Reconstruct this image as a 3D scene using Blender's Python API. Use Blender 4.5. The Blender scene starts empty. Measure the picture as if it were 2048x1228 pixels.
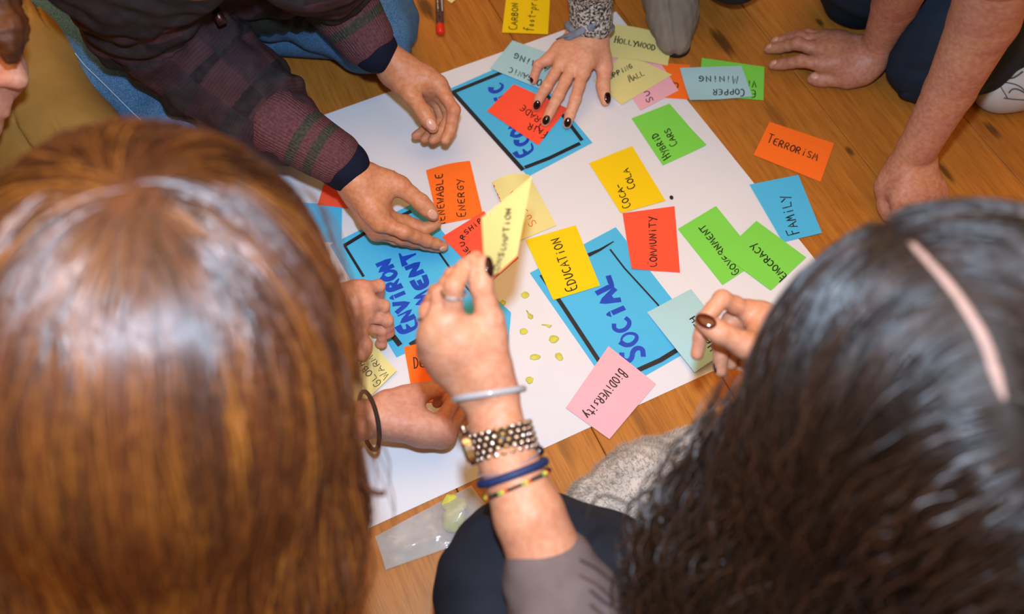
import bpy, math, random
import numpy as np
from mathutils import Vector, Matrix

random.seed(7)
RNG = np.random.default_rng(7)
C = bpy.context.scene.collection
sc = bpy.context.scene

# ------------------------------------------------------------------ camera
H, FPX, PITCH, ROLL = 1.15, 1850.0, math.radians(61.875), math.radians(0.844)
_f = np.array([0, math.cos(PITCH), -math.sin(PITCH)])
_u0 = np.array([0, math.sin(PITCH), math.cos(PITCH)])
_x0 = np.array([1.0, 0, 0])
CX = _x0 * math.cos(ROLL) + _u0 * math.sin(ROLL)      # camera right
CU = -_x0 * math.sin(ROLL) + _u0 * math.cos(ROLL)     # camera up
CF = _f                                               # viewing direction
CAM = np.array([0, 0, H])
cd = bpy.data.cameras.new('camera')
cd.sensor_fit = 'HORIZONTAL'; cd.sensor_width = 36; cd.lens = 36 * FPX / 2048
cd.clip_start = 0.02
cd.dof.use_dof = True; cd.dof.focus_distance = 1.26; cd.dof.aperture_fstop = 2.8
cam = bpy.data.objects.new('camera', cd); C.objects.link(cam)
cam.matrix_world = Matrix(((CX[0], CU[0], -CF[0], 0), (CX[1], CU[1], -CF[1], 0), (CX[2], CU[2], -CF[2], H), (0, 0, 0, 1)))
sc.camera = cam

# ------------------------------------------------------------------ light and exposure
vs = sc.view_settings
sc.display_settings.display_device = 'sRGB'
vs.view_transform = 'Standard'; vs.look = 'None'; vs.exposure = 0.0; vs.gamma = 1.0; vs.use_curve_mapping = False
w = bpy.data.worlds.new('room_light'); sc.world = w; w.use_nodes = True
w.node_tree.nodes['Background'].inputs[0].default_value = (1.0, 0.57, 0.22, 1)
w.node_tree.nodes['Background'].inputs[1].default_value = 0.52


def light(name, kind, loc, direction, energy, color, **kw):
    d = bpy.data.lights.new(name, kind); d.energy = energy; d.color = color
    for k, v in kw.items(): setattr(d, k, v)
    o = bpy.data.objects.new(name, d); C.objects.link(o)
    o.location = Vector(loc)
    o.rotation_euler = Vector(direction).to_track_quat('-Z', 'Y').to_euler()
    return o


FLASH = CAM + CU * 0.12 + CF * 0.02
light('camera_flash', 'SPOT', FLASH, CF - CU * 0.02, 60, (0.56, 0.76, 1.0), spot_size=math.radians(125), spot_blend=0.9, shadow_soft_size=0.022)
light('ceiling_lamp', 'AREA', (-0.25, 0.6, 2.6), (0, 0, -1), 58, (1.0, 0.54, 0.20), shape='RECTANGLE', size=2.6, size_y=2.0)


# ------------------------------------------------------------------ helpers: points
def ray(px, py):
    return (px - 1024) / FPX * CX - (py - 614) / FPX * CU + CF


def at(px, py, z=0.0):
    d = ray(px, py)
    return CAM + d * ((z - H) / d[2])


def atd(px, py, dep):
    return CAM + ray(px, py) * dep


def nrm(v):
    v = np.asarray(v, float)
    return v / (np.linalg.norm(v) + 1e-12)


def P3(t):
    """(px, py, height) -> world point; a 4-tuple (px, py, depth, 'd') is measured along the view."""
    if len(t) == 4: return atd(t[0], t[1], t[2])
    return at(t[0], t[1], t[2])


# ------------------------------------------------------------------ helpers: materials
def lin(h):
    h = h.lstrip('#')
    c = [int(h[i:i + 2], 16) / 255 for i in (0, 2, 4)]
    return tuple(x / 12.92 if x <= .04045 else ((x + .055) / 1.055) ** 2.4 for x in c) + (1,)


class NT:
    def __init__(s, name):
        s.m = bpy.data.materials.new(name); s.m.use_nodes = True
        s.t = s.m.node_tree; s.n = s.t.nodes; s.b = s.n['Principled BSDF']

    def node(s, kind, **kw):
        n = s.n.new(kind)
        for k, v in kw.items():
            if k.startswith('i_'):
                n.inputs[int(k[2:]) if k[2:].isdigit() else k[2:].replace('_', ' ')].default_value = v
            else: setattr(n, k, v)
        return n

    def link(s, a, b): s.t.links.new(a, b)

    def math(s, op, a, b=None, c=None):
        n = s.n.new('ShaderNodeMath'); n.operation = op
        for i, v in enumerate((a, b, c)):
            if v is None: continue
            if isinstance(v, (int, float)): n.inputs[i].default_value = v
            else: s.link(v, n.inputs[i])
        return n.outputs[0]

    def mix(s, fac, a, b, blend='MIX'):
        n = s.n.new('ShaderNodeMix'); n.data_type = 'RGBA'; n.blend_type = blend
        for i, v in ((0, fac), (6, a), (7, b)):
            if isinstance(v, (int, float)): n.inputs[i].default_value = v
            elif isinstance(v, tuple): n.inputs[i].default_value = v
            else: s.link(v, n.inputs[i])
        return n.outputs[2]

    def ramp(s, fac, stops):
        n = s.n.new('ShaderNodeValToRGB'); e = n.color_ramp.elements
        while len(e) < len(stops): e.new(0.5)
        for el, (p, c) in zip(e, stops): el.position = p; el.color = c if len(c) == 4 else c + (1,)
        s.link(fac, n.inputs[0]); return n.outputs[0]

    def noise(s, scale, detail=3, rough=.5, vec=None, mapscale=None):
        if vec is None:
            vec = s.node('ShaderNodeTexCoord').outputs['Object']
        if mapscale:
            mp = s.node('ShaderNodeMapping'); mp.inputs['Scale'].default_value = mapscale; s.link(vec, mp.inputs[0]); vec = mp.outputs[0]
        n = s.node('ShaderNodeTexNoise'); n.inputs['Scale'].default_value = scale; n.inputs['Detail'].default_value = detail; n.inputs['Roughness'].default_value = rough
        s.link(vec, n.inputs['Vector']); return n.outputs['Fac']

    def bump(s, h, strength=.3, dist=.001):
        n = s.node('ShaderNodeBump'); n.inputs['Strength'].default_value = strength; n.inputs['Distance'].default_value = dist
        s.link(h, n.inputs['Height']); s.link(n.outputs[0], s.b.inputs['Normal'])

    def set(s, **kw):
        for k, v in kw.items(): s.b.inputs[k.replace('_', ' ')].default_value = v
        return s


def simple(name, col, rough=.6, var=.12, scale=40, bump=0, bscale=300, spec=.4, metal=0, **kw):
    t = NT(name); c = lin(col) if isinstance(col, str) else col
    t.set(Roughness=rough, Specular_IOR_Level=spec, Metallic=metal, **kw)
    f = t.noise(scale, 4)
    d = tuple(x * (1 - var) for x in c[:3]) + (1,); l = tuple(min(1, x * (1 + var)) for x in c[:3]) + (1,)
    t.link(t.ramp(f, [(.3, d), (.7, l)]), t.b.inputs['Base Color'])
    if bump: t.bump(t.noise(bscale, 3), bump, .001)
    return t.m


def skin(name, col, red):
    t = NT(name); t.set(Roughness=.52, Specular_IOR_Level=.35)
    t.b.inputs['Subsurface Weight'].default_value = .12
    t.b.inputs['Subsurface Radius'].default_value = (1, .35, .2)
    t.b.inputs['Subsurface Scale'].default_value = .004
    c = lin(col); r = lin(red)
    f = t.noise(28, 3); g = t.noise(160, 2)
    c1 = t.mix(t.ramp(f, [(.35, (0, 0, 0)), (.7, (1, 1, 1))]), c, r)
    c2 = t.mix(.10, c1, t.ramp(g, [(.35, (.45, .25, .18)), (.65, (1, .85, .75))]))
    t.link(c2, t.b.inputs['Base Color'])
    t.bump(t.noise(520, 2), .07, .001)
    return t.m


def paper(name, col, var=.03):
    return simple(name, col, rough=.75, var=var, scale=9, bump=.06, bscale=500, spec=.25)


def hairmat(name, dark, mid, light_, rough=.34, spec=1.0, coat=1.0):
    t = NT(name)
    a = t.node('ShaderNodeAttribute', attribute_name='rnd').outputs['Fac']
    f = t.noise(30, 3)
    v = t.math('ADD', t.math('MULTIPLY', a, .7), t.math('MULTIPLY', f, .3))
    t.link(t.ramp(v, [(.1, lin(dark)), (.5, lin(mid)), (.95, lin(light_))]), t.b.inputs['Base Color'])
    t.set(Roughness=rough, Specular_IOR_Level=spec, Coat_Weight=coat, Coat_Roughness=.38)
    return t.m


M = {}
M['skin_fair'] = skin('skin_fair', '#dc9c76', '#d68c6a')
M['skin_pink'] = skin('skin_pink', '#cf8f70', '#c67c62')
M['skin_watch'] = skin('skin_watch', '#c68660', '#bf7a58')
M['skin_tan'] = skin('skin_tan', '#c27f50', '#ba7048')
M['skin_brown'] = skin('skin_brown', '#b0704c', '#a5604a')
M['white'] = paper('poster_paper', '#dcdce0', .02)
M['blue'] = paper('blue_card', '#4db6e2')
M['lblue'] = paper('light_blue_card', '#a6cfd4')
M['yellow'] = paper('yellow_card', '#efca08')
M['orange'] = paper('orange_card', '#ff7220')
M['red'] = paper('red_card', '#ff5638')
M['green'] = paper('green_card', '#7ad24c')
M['cream'] = paper('cream_card', '#e2d78c')
M['pink'] = paper('pink_card', '#eeb0ba')
M['ink'] = simple('black_ink', '#1c1a18', .5, 0)
M['bink'] = simple('blue_ink', '#1646b8', .4, .15)
M['rink'] = simple('red_ink', '#e0261c', .5, 0)
M['gink'] = simple('green_ink', '#6aa83c', .5, 0)
M['brush'] = simple('black_brush_ink', '#20242a', .45, .2, 120)


# ------------------------------------------------------------------ helpers: meshes
def mesh_obj(name, verts, faces, mat, parent=None, smooth=True, attrs=None):
    me = bpy.data.meshes.new(name)
    v = np.ascontiguousarray(np.asarray(verts, np.float32))
    if isinstance(faces, np.ndarray):
        n, k = faces.shape
        me.vertices.add(len(v)); me.vertices.foreach_set('co', v.ravel())
        me.loops.add(n * k); me.loops.foreach_set('vertex_index', np.ascontiguousarray(faces, np.int32).ravel())
        me.polygons.add(n); me.polygons.foreach_set('loop_start', np.arange(0, n * k, k, dtype=np.int32))
        me.update(calc_edges=True)
    else:
        me.from_pydata([tuple(map(float, p)) for p in v], [], faces); me.update()
    if smooth: me.polygons.foreach_set('use_smooth', np.ones(len(me.polygons), bool))
    for k, a in (attrs or {}).items():
        at_ = me.attributes.new(k, 'FLOAT', 'POINT'); at_.data.foreach_set('value', np.asarray(a, np.float32))
    if mat: me.materials.append(mat)
    o = bpy.data.objects.new(name, me); C.objects.link(o)
    if parent is not None: adopt(o, parent)
    return o


def world_of(o):
    m = o.matrix_basis.copy()
    while o.parent is not None:
        m = o.parent.matrix_basis @ o.matrix_parent_inverse @ m; o = o.parent
    return m


def adopt(o, parent):
    o.parent = parent
    o.matrix_parent_inverse = world_of(parent).inverted()


def tag(o, label=None, cat=None, group=None, kind=None):
    for k, v in (('label', label), ('category', cat), ('group', group), ('kind', kind)):
        if v: o[k] = v
    return o


def empty(name, loc, label, cat, group=None):
    o = bpy.data.objects.new(name, None); C.objects.link(o); o.location = Vector([float(x) for x in loc])
    o.empty_display_size = .05
    return tag(o, label, cat, group)


class MB:
    """collects simple pieces into one mesh"""
    def __init__(s): s.v = []; s.f = []

    def add(s, v, f):
        n = len(s.v); s.v += [tuple(map(float, p)) for p in v]; s.f += [tuple(i + n for i in q) for q in f]

    def tube(s, pts, r, n=10, closed=False, caps=True, flat=None):
        """flat=(normal, k): squash the section along that normal by k"""
        pts = [np.asarray(p, float) for p in pts]; m = len(pts)
        rs = r if hasattr(r, '__len__') else [r] * m
        v = []; prev = None
        for i, p in enumerate(pts):
            a = pts[(i - 1) % m] if (closed or i > 0) else p
            b = pts[(i + 1) % m] if (closed or i < m - 1) else p
            t = nrm(b - a)
            if prev is None:
                ref = np.array([0, 0, 1.0]) if abs(t[2]) < .9 else np.array([1.0, 0, 0])
                x = nrm(np.cross(ref, t))
            else: x = nrm(prev - t * (prev @ t))
            y = np.cross(t, x); prev = x
            for j in range(n):
                an = 2 * math.pi * j / n
                off = (x * math.cos(an) + y * math.sin(an)) * rs[i]
                if flat is not None:
                    nn = nrm(flat[0] if not callable(flat[0]) else flat[0](p)); off = off - nn * (off @ nn) * (1 - flat[1])
                v.append(p + off)
        f = []
        for i in range(m if closed else m - 1):
            for j in range(n):
                a, b = i * n + j, i * n + (j + 1) % n
                c, d = ((i + 1) % m) * n + (j + 1) % n, ((i + 1) % m) * n + j
                f.append((a, b, c, d))
        if caps and not closed:
            f.append(tuple(range(n))[::-1]); f.append(tuple((m - 1) * n + j for j in range(n)))
        s.add(v, f); return s

    def ellipsoid(s, c, ax, ay, az, nu=14, nv=8):
        v = []; f = []
        for i in range(nv + 1):
            th = math.pi * i / nv
            for j in range(nu):
                ph = 2 * math.pi * j / nu
                v.append(c + ax * (math.sin(th) * math.cos(ph)) + ay * (math.sin(th) * math.sin(ph)) + az * math.cos(th))
        for i in range(nv):
            for j in range(nu):
                f.append((i * nu + j, (i + 1) * nu + j, (i + 1) * nu + (j + 1) % nu, i * nu + (j + 1) % nu))
        s.add(v, f); return s

    def box(s, c, ax, ay, az):
        v = [c + ax * i + ay * j + az * k for i in (-1, 1) for j in (-1, 1) for k in (-1, 1)]
        s.add(v, [(0, 1, 3, 2), (4, 6, 7, 5), (0, 4, 5, 1), (2, 3, 7, 6), (0, 2, 6, 4), (1, 5, 7, 3)]); return s

    def build(s, name, mat, parent=None, smooth=True):
        return mesh_obj(name, s.v, s.f, mat, parent, smooth)


# ------------------------------------------------------------------ implicit bodies
def smin(a, b, k):
    if k <= 1e-6: return np.minimum(a, b)
    h = np.maximum(k - np.abs(a - b), 0) / k
    return np.minimum(a, b) - h * h * k * .25


def d_cap(P, a, b, ra, rb):
    ab = b - a; L = ab @ ab + 1e-12
    t = np.clip(((P - a) @ ab) / L, 0, 1)
    q = P - a - t[..., None] * ab
    return np.sqrt((q * q).sum(-1)) - (ra + (rb - ra) * t)


def d_ell(P, c, R, rad):
    q = (P - c) @ R.T
    k0 = np.sqrt(((q / rad) ** 2).sum(-1)); k1 = np.sqrt(((q / rad ** 2) ** 2).sum(-1)) + 1e-9
    return k0 * (k0 - 1) / k1


class Blob:
    """groups of prims; inside a group prims blend with their k, groups join the first one with kf"""
    def __init__(s, kf=.006): s.g = [[]]; s.kf = kf

    def cap(s, a, b, ra, rb=None, k=.01, g=0):
        while len(s.g) <= g: s.g.append([])
        s.g[g].append(('c', np.asarray(a, float), np.asarray(b, float), ra, rb if rb is not None else ra, k)); return s

    def chain(s, pts, rs, k=.01, g=0):
        for i in range(len(pts) - 1): s.cap(pts[i], pts[i + 1], rs[i], rs[i + 1], k, g)
        return s

    def ell(s, c, rad, R=None, k=.01, g=0):
        while len(s.g) <= g: s.g.append([])
        s.g[g].append(('e', np.asarray(c, float), np.eye(3) if R is None else np.asarray(R, float), np.asarray(rad, float), 0, k)); return s

    def dist(s, P):
        out = None; base = None
        for gi, g in enumerate(s.g):
            D = None
            for p in g:
                d = d_cap(P, p[1], p[2], p[3], p[4]) if p[0] == 'c' else d_ell(P, p[1], p[2], p[3])
                D = d if D is None else smin(D, d, p[5])
            if D is None: continue
            if gi == 0: base = D; out = D
            else: out = np.minimum(out, smin(base, D, s.kf)) if base is not None else (D if out is None else np.minimum(out, D))
        return out

    def box(s):
        lo = np.full(3, 1e9); hi = -lo
        for g in s.g:
            for p in g:
                if p[0] == 'c':
                    r = max(p[3], p[4])
                    lo = np.minimum(lo, np.minimum(p[1], p[2]) - r); hi = np.maximum(hi, np.maximum(p[1], p[2]) + r)
                else:
                    r = p[3].max(); lo = np.minimum(lo, p[1] - r); hi = np.maximum(hi, p[1] + r)
        return lo, hi

    def mesh(s, res):
        lo, hi = s.box(); lo = lo - 4 * res; n = np.ceil((hi - lo) / res).astype(int) + 5
        D = np.full(n, 1.0, np.float32)
        Dg0 = None
        for gi, g in enumerate(s.g):
            G = np.full(n, 1.0, np.float32)
            for p in g:
                m = p[5] + s.kf + 3 * res
                if p[0] == 'c':
                    r = max(p[3], p[4]) + m; a = np.minimum(p[1], p[2]) - r; b = np.maximum(p[1], p[2]) + r
                else:
                    r = p[3].max() + m; a = p[1] - r; b = p[1] + r
                i0 = np.clip(np.floor((a - lo) / res).astype(int), 0, n); i1 = np.clip(np.ceil((b - lo) / res).astype(int) + 1, 0, n)
                if (i1 <= i0).any(): continue
                ax = [lo[k] + np.arange(i0[k], i1[k]) * res for k in range(3)]
                X = np.stack(np.meshgrid(*ax, indexing='ij'), -1)
                d = d_cap(X, p[1], p[2], p[3], p[4]) if p[0] == 'c' else d_ell(X, p[1], p[2], p[3])
                sl = tuple(slice(i0[k], i1[k]) for k in range(3))
                G[sl] = smin(G[sl], d.astype(np.float32), p[5])
            if gi == 0: Dg0 = G; D = G.copy()
            else: D = np.minimum(D, smin(Dg0, G, s.kf))
        return surface_nets(D, lo, res)


def surface_nets(D, org, res):
    nx, ny, nz = D.shape
    S = D < 0
    cnt = np.zeros((nx - 1, ny - 1, nz - 1), np.int8)
    for i in (0, 1):
        for j in (0, 1):
            for k in (0, 1): cnt += S[i:nx - 1 + i, j:ny - 1 + j, k:nz - 1 + k]
    mixed = (cnt > 0) & (cnt < 8)
    I = np.argwhere(mixed)
    idx = np.full(mixed.shape, -1, np.int32); idx[mixed] = np.arange(len(I))
    acc = np.zeros((len(I), 3)); num = np.zeros(len(I))
    corners = [(i, j, k) for i in (0, 1) for j in (0, 1) for k in (0, 1)]
    val = {c: D[I[:, 0] + c[0], I[:, 1] + c[1], I[:, 2] + c[2]].astype(float) for c in corners}
    for c in corners:
        for ax in range(3):
            if c[ax] == 0:
                e = list(c); e[ax] = 1; e = tuple(e)
                a, b = val[c], val[e]; m = (a < 0) != (b < 0)
                t = np.where(m, a / np.where(m, a - b, 1), 0)
                p = np.array(c, float)[None] + 0 * acc; p[:, ax] += t
                acc[m] += p[m]; num[m] += 1
    V = org + (I + acc / num[:, None]) * res
    F = []
    for ax in range(3):
        sl0 = [slice(None)] * 3; sl1 = [slice(None)] * 3; sl0[ax] = slice(0, -1); sl1[ax] = slice(1, None)
        a = S[tuple(sl0)]; b = S[tuple(sl1)]
        E = np.argwhere(a != b)
        u, v = [(1, 2), (2, 0), (0, 1)][ax]
        ok = (E[:, u] > 0) & (E[:, v] > 0) & (E[:, u] < D.shape[u] - 1) & (E[:, v] < D.shape[v] - 1)
        E = E[ok]; ins = a[tuple(E.T)]
        def cell(du, dv):
            q = E.copy(); q[:, u] -= du; q[:, v] -= dv
            return idx[tuple(q.T)]
        q = np.stack([cell(1, 1), cell(0, 1), cell(0, 0), cell(1, 0)], 1)
        q[~ins] = q[~ins][:, ::-1]
        F.append(q)
    return V, np.concatenate(F).astype(np.int32)


def merge(parts):
    V = []; F = []; n = 0
    for v, f in parts: V.append(v); F.append(f + n); n += len(v)
    return np.concatenate(V), np.concatenate(F)


def vnormals(V, F):
    a, b, c, d = V[F[:, 0]], V[F[:, 1]], V[F[:, 2]], V[F[:, 3]]
    fn = np.cross(c - a, d - b); N = np.zeros_like(V)
    for i in range(4): np.add.at(N, F[:, i], fn)
    return N / (np.linalg.norm(N, axis=1, keepdims=True) + 1e-12)


def smooth_mesh(V, F, it=2, lam=.5):
    for _ in range(it):
        A = np.zeros_like(V); n = np.zeros(len(V))
        for i in range(4):
            a, b = F[:, i], F[:, (i + 1) % 4]
            np.add.at(A, a, V[b]); np.add.at(A, b, V[a]); np.add.at(n, a, 1); np.add.at(n, b, 1)
        V = V + lam * (A / n[:, None] - V)
    return V


def limb_uv(V, pts):
    """length along a chain and angle round it, for each vertex"""
    pts = [np.asarray(p, float) for p in pts]
    best = np.full(len(V), 1e9); lu = np.zeros(len(V)); lv = np.zeros(len(V)); acc = 0
    for a, b in zip(pts[:-1], pts[1:]):
        ab = b - a; L = np.linalg.norm(ab); t = np.clip(((V - a) @ ab) / L ** 2, 0, 1)
        q = V - a - t[:, None] * ab; d = np.linalg.norm(q, axis=1)
        tn = ab / L; x = nrm(CAM - a - tn * ((CAM - a) @ tn)); y = np.cross(tn, x)
        m = d < best; best[m] = d[m]; lu[m] = acc + t[m] * L
        lv[m] = np.arctan2(q[m] @ y, q[m] @ x); acc += L
    return lu, lv


def waves(P, n, lo, hi, seed):
    r = np.random.default_rng(seed); out = np.zeros(len(P))
    for _ in range(n):
        d = nrm(r.normal(size=3)); fr = r.uniform(lo, hi)
        out += np.sin(P @ d * 2 * math.pi / fr + r.uniform(0, 6.28))
    return out / math.sqrt(n)


def cloth(name, blob, res, mat, parent, axis=None, fold=.003, period=.05, seed=1, noise=.002):
    V, F = blob.mesh(res); N = vnormals(V, F)
    attrs = {}
    if axis is not None:
        lu, lv = limb_uv(V, axis); attrs = {'lu': lu, 'lv': lv}
        wv = np.sin(2 * math.pi * lu / period + 1.3 * np.sin(lv * 1.5 + seed) + .8 * waves(V, 3, .1, .2, seed)) * (0.6 + .4 * waves(V, 3, .08, .16, seed + 1))
        V = V + N * (fold * wv)[:, None]
    V = V + N * (noise * waves(V, 6, .03, .09, seed + 2))[:, None]
    return mesh_obj(name, V, F, mat, parent, attrs=attrs)


# ------------------------------------------------------------------ hands
def hand(blob, wrist, arm, fingers, thumb, s=1.0, wr=.024, palm=.0125):
    """fingers: 4 lists of [MCP, PIP, DIP, TIP] points (index first); thumb [CMC, MCP, IP, TIP]; arm: list of (point, radius)"""
    wrist = np.asarray(wrist, float)
    mcp = [np.asarray(f[0], float) for f in fingers]
    lat = mcp[0] - mcp[3]; fw = nrm(sum(mcp) / 4 - wrist); lat = nrm(lat - fw * (lat @ fw))
    carp = [wrist + lat * o * s + fw * .012 * s for o in (.013, .005, -.005, -.013)]
    for c, m, rr in zip(carp, mcp, (1.0, 1.03, .98, .88)):
        blob.cap(c, m, .0165 * s, palm * rr * s, .016 * s)
    for a, b in zip(range(3), range(1, 4)):
        blob.cap(carp[a] * .35 + mcp[a] * .65, carp[b] * .35 + mcp[b] * .65, palm * s, palm * s, .012 * s)
    # forearm: two side by side strands give an oval wrist
    a0, r0 = arm[0]
    for o in (.011, -.011):
        blob.cap(wrist + lat * o * s - fw * .006, a0 + lat * o * s * .7, wr * .70 * s, r0 * .72, .010 * s)
        blob.cap(wrist + lat * o * s, wrist + lat * o * s + fw * .02 * s, wr * .66 * s, .016 * s, .012 * s)
    for (a, ra), (b, rb) in zip(arm[:-1], arm[1:]): blob.cap(a, b, ra * .88, rb * .88, .006)
    base = [(.0102, .0093, .0083, .0068), (.0104, .0095, .0084, .007), (.0098, .009, .008, .0066), (.009, .0078, .0068, .0058)]
    for i, (f, r) in enumerate(zip(fingers, base)):
        pts = [np.asarray(p, float) for p in f]; rs = [x * s for x in r]
        d = nrm(pts[-1] - pts[-2]); pts[-1] = pts[-1] - d * rs[-1] * .8
        g = i + 1
        # knuckle, slimmer bone, thicker joint
        for j in range(3):
            mid = (pts[j] + pts[j + 1]) / 2; rm = (rs[j] + rs[j + 1]) / 2 * .95
            blob.cap(pts[j], mid, rs[j], rm, .004 * s, g); blob.cap(mid, pts[j + 1], rm, rs[j + 1], .004 * s, g)
    t = [np.asarray(p, float) for p in thumb]; d = nrm(t[3] - t[2]); t[3] = t[3] - d * .0075 * s
    blob.cap(t[0], t[1], .0175 * s, .0135 * s, .02 * s)
    blob.cap(t[0] * .4 + t[1] * .6, carp[0] * .4 + mcp[0] * .6, .011 * s, .0105 * s, .014 * s)
    blob.chain([t[1], (t[1] + t[2]) / 2, t[2], (t[2] + t[3]) / 2, t[3]], [.0125 * s, .0108 * s, .0112 * s, .0102 * s, .0082 * s], .005 * s, 5)
    return blob


def nail(dip, tip, mat, parent, s=1.0, toward=None, w=.0052, l=.0075, r=.0068, back=.0035):
    dip, tip = np.asarray(dip, float), np.asarray(tip, float)
    d = nrm(tip - dip); t = nrm((CAM if toward is None else np.asarray(toward, float)) - tip)
    n = nrm(t - d * (t @ d)); x = np.cross(d, n)
    c = tip - d * (r * .8 + back) * s + n * r * .93 * s
    b = MB(); b.ellipsoid(c, x * w * s, (d * .97 - n * .18) * l * s, n * .0026 * s, 14, 8)
    return b.build('fingernail', mat, parent)


def hd(pts): return [P3(p) for p in pts]


# ------------------------------------------------------------------ floor
PD = nrm([.43, -.902, 0]); PN = nrm([.902, .43, 0])       # along and across the boards
def wood():
    t = NT('oiled_oak'); t.set(Roughness=.42, Specular_IOR_Level=.35)
    tc = t.node('ShaderNodeTexCoord').outputs['Object']
    oi = t.node('ShaderNodeObjectInfo').outputs['Random']
    cb = t.node('ShaderNodeCombineXYZ'); t.link(t.math('MULTIPLY', oi, 37.0), cb.inputs[0]); t.link(t.math('MULTIPLY', oi, 11.0), cb.inputs[2])
    va = t.node('ShaderNodeVectorMath', operation='ADD'); t.link(tc, va.inputs[0]); t.link(cb.outputs[0], va.inputs[1]); v = va.outputs[0]
    broad = t.noise(1.0, 4, .55, v, (1.6, 13, 1)); grain = t.noise(1.0, 5, .65, v, (7, 120, 1)); pores = t.noise(1.0, 2, .5, v, (26, 430, 1))
    c = t.ramp(broad, [(.28, lin('#985a20')), (.5, lin('#b06c28')), (.74, lin('#c07c32'))])
    c = t.mix(.55, c, t.ramp(grain, [(.3, lin('#94561c')), (.55, lin('#b6742c')), (.8, lin('#c4873c'))]))
    c = t.mix(t.math('MULTIPLY', t.ramp(pores, [(.52, (0, 0, 0)), (.68, (1, 1, 1))]), .25), c, lin('#4a2408'))
    c = t.mix(t.math('MULTIPLY', t.math('SUBTRACT', oi, .5), .5), c, lin('#7a4412'))
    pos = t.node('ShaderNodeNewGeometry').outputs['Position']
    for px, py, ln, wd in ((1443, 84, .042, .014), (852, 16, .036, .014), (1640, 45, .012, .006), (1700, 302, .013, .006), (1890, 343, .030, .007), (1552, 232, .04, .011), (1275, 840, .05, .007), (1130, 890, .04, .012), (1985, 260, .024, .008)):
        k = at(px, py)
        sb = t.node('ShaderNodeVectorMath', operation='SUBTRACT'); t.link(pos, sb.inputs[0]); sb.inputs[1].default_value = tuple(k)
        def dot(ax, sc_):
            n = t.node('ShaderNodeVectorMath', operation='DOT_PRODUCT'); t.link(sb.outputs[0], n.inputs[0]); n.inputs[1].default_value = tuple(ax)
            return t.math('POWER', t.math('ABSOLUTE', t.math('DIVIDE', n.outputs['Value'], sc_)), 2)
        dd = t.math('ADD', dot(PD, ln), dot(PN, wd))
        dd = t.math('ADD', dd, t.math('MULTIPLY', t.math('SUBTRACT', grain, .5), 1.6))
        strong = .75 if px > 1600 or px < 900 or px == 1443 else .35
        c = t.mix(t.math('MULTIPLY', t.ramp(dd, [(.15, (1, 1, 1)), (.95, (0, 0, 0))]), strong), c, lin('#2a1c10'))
    t.link(c, t.b.inputs['Base Color'])
    t.bump(t.math('ADD', grain, t.math('MULTIPLY', pores, -.6)), .12, .001)
    return t.m


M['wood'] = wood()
fb = MB(); fb.box(np.array([0, .7, -.024]), np.array([2.6, 0, 0]), np.array([0, 2.6, 0]), np.array([0, 0, .005]))
floor = tag(fb.build('floor', simple('subfloor', '#2c1a0c'), None, False), kind='structure')
PW = .1945
plank_me = {}
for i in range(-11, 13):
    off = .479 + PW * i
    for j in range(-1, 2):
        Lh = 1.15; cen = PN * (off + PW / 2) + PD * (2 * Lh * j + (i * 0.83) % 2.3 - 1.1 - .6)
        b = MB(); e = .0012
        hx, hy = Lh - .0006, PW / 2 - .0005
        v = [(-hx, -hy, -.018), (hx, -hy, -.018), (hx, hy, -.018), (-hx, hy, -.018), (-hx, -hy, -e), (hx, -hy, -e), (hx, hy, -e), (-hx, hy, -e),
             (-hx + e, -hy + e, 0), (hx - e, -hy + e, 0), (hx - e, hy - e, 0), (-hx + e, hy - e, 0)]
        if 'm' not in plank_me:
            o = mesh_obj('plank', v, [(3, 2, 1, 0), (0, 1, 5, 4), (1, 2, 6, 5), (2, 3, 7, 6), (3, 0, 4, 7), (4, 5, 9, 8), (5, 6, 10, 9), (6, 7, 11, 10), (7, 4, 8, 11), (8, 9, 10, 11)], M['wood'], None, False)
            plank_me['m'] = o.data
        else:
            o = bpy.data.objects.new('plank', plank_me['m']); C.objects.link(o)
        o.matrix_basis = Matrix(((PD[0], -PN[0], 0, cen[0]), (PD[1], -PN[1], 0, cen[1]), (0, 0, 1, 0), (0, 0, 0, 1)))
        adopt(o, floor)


# ------------------------------------------------------------------ cards and lettering
def inv_bilinear(q, x, y):
    q = np.array(q, float)[:, :2]; u = v = .5
    for _ in range(12):
        p = (1 - u) * (1 - v) * q[0] + u * (1 - v) * q[1] + u * v * q[2] + (1 - u) * v * q[3]
        du = (1 - v) * (q[1] - q[0]) + v * (q[2] - q[3]); dv = (1 - u) * (q[3] - q[0]) + u * (q[2] - q[1])
        J = np.array([du, dv]).T
        try: s_ = np.linalg.solve(J, np.array([x, y]) - p)
        except Exception: break
        u += s_[0]; v += s_[1]
    return u, v


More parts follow.
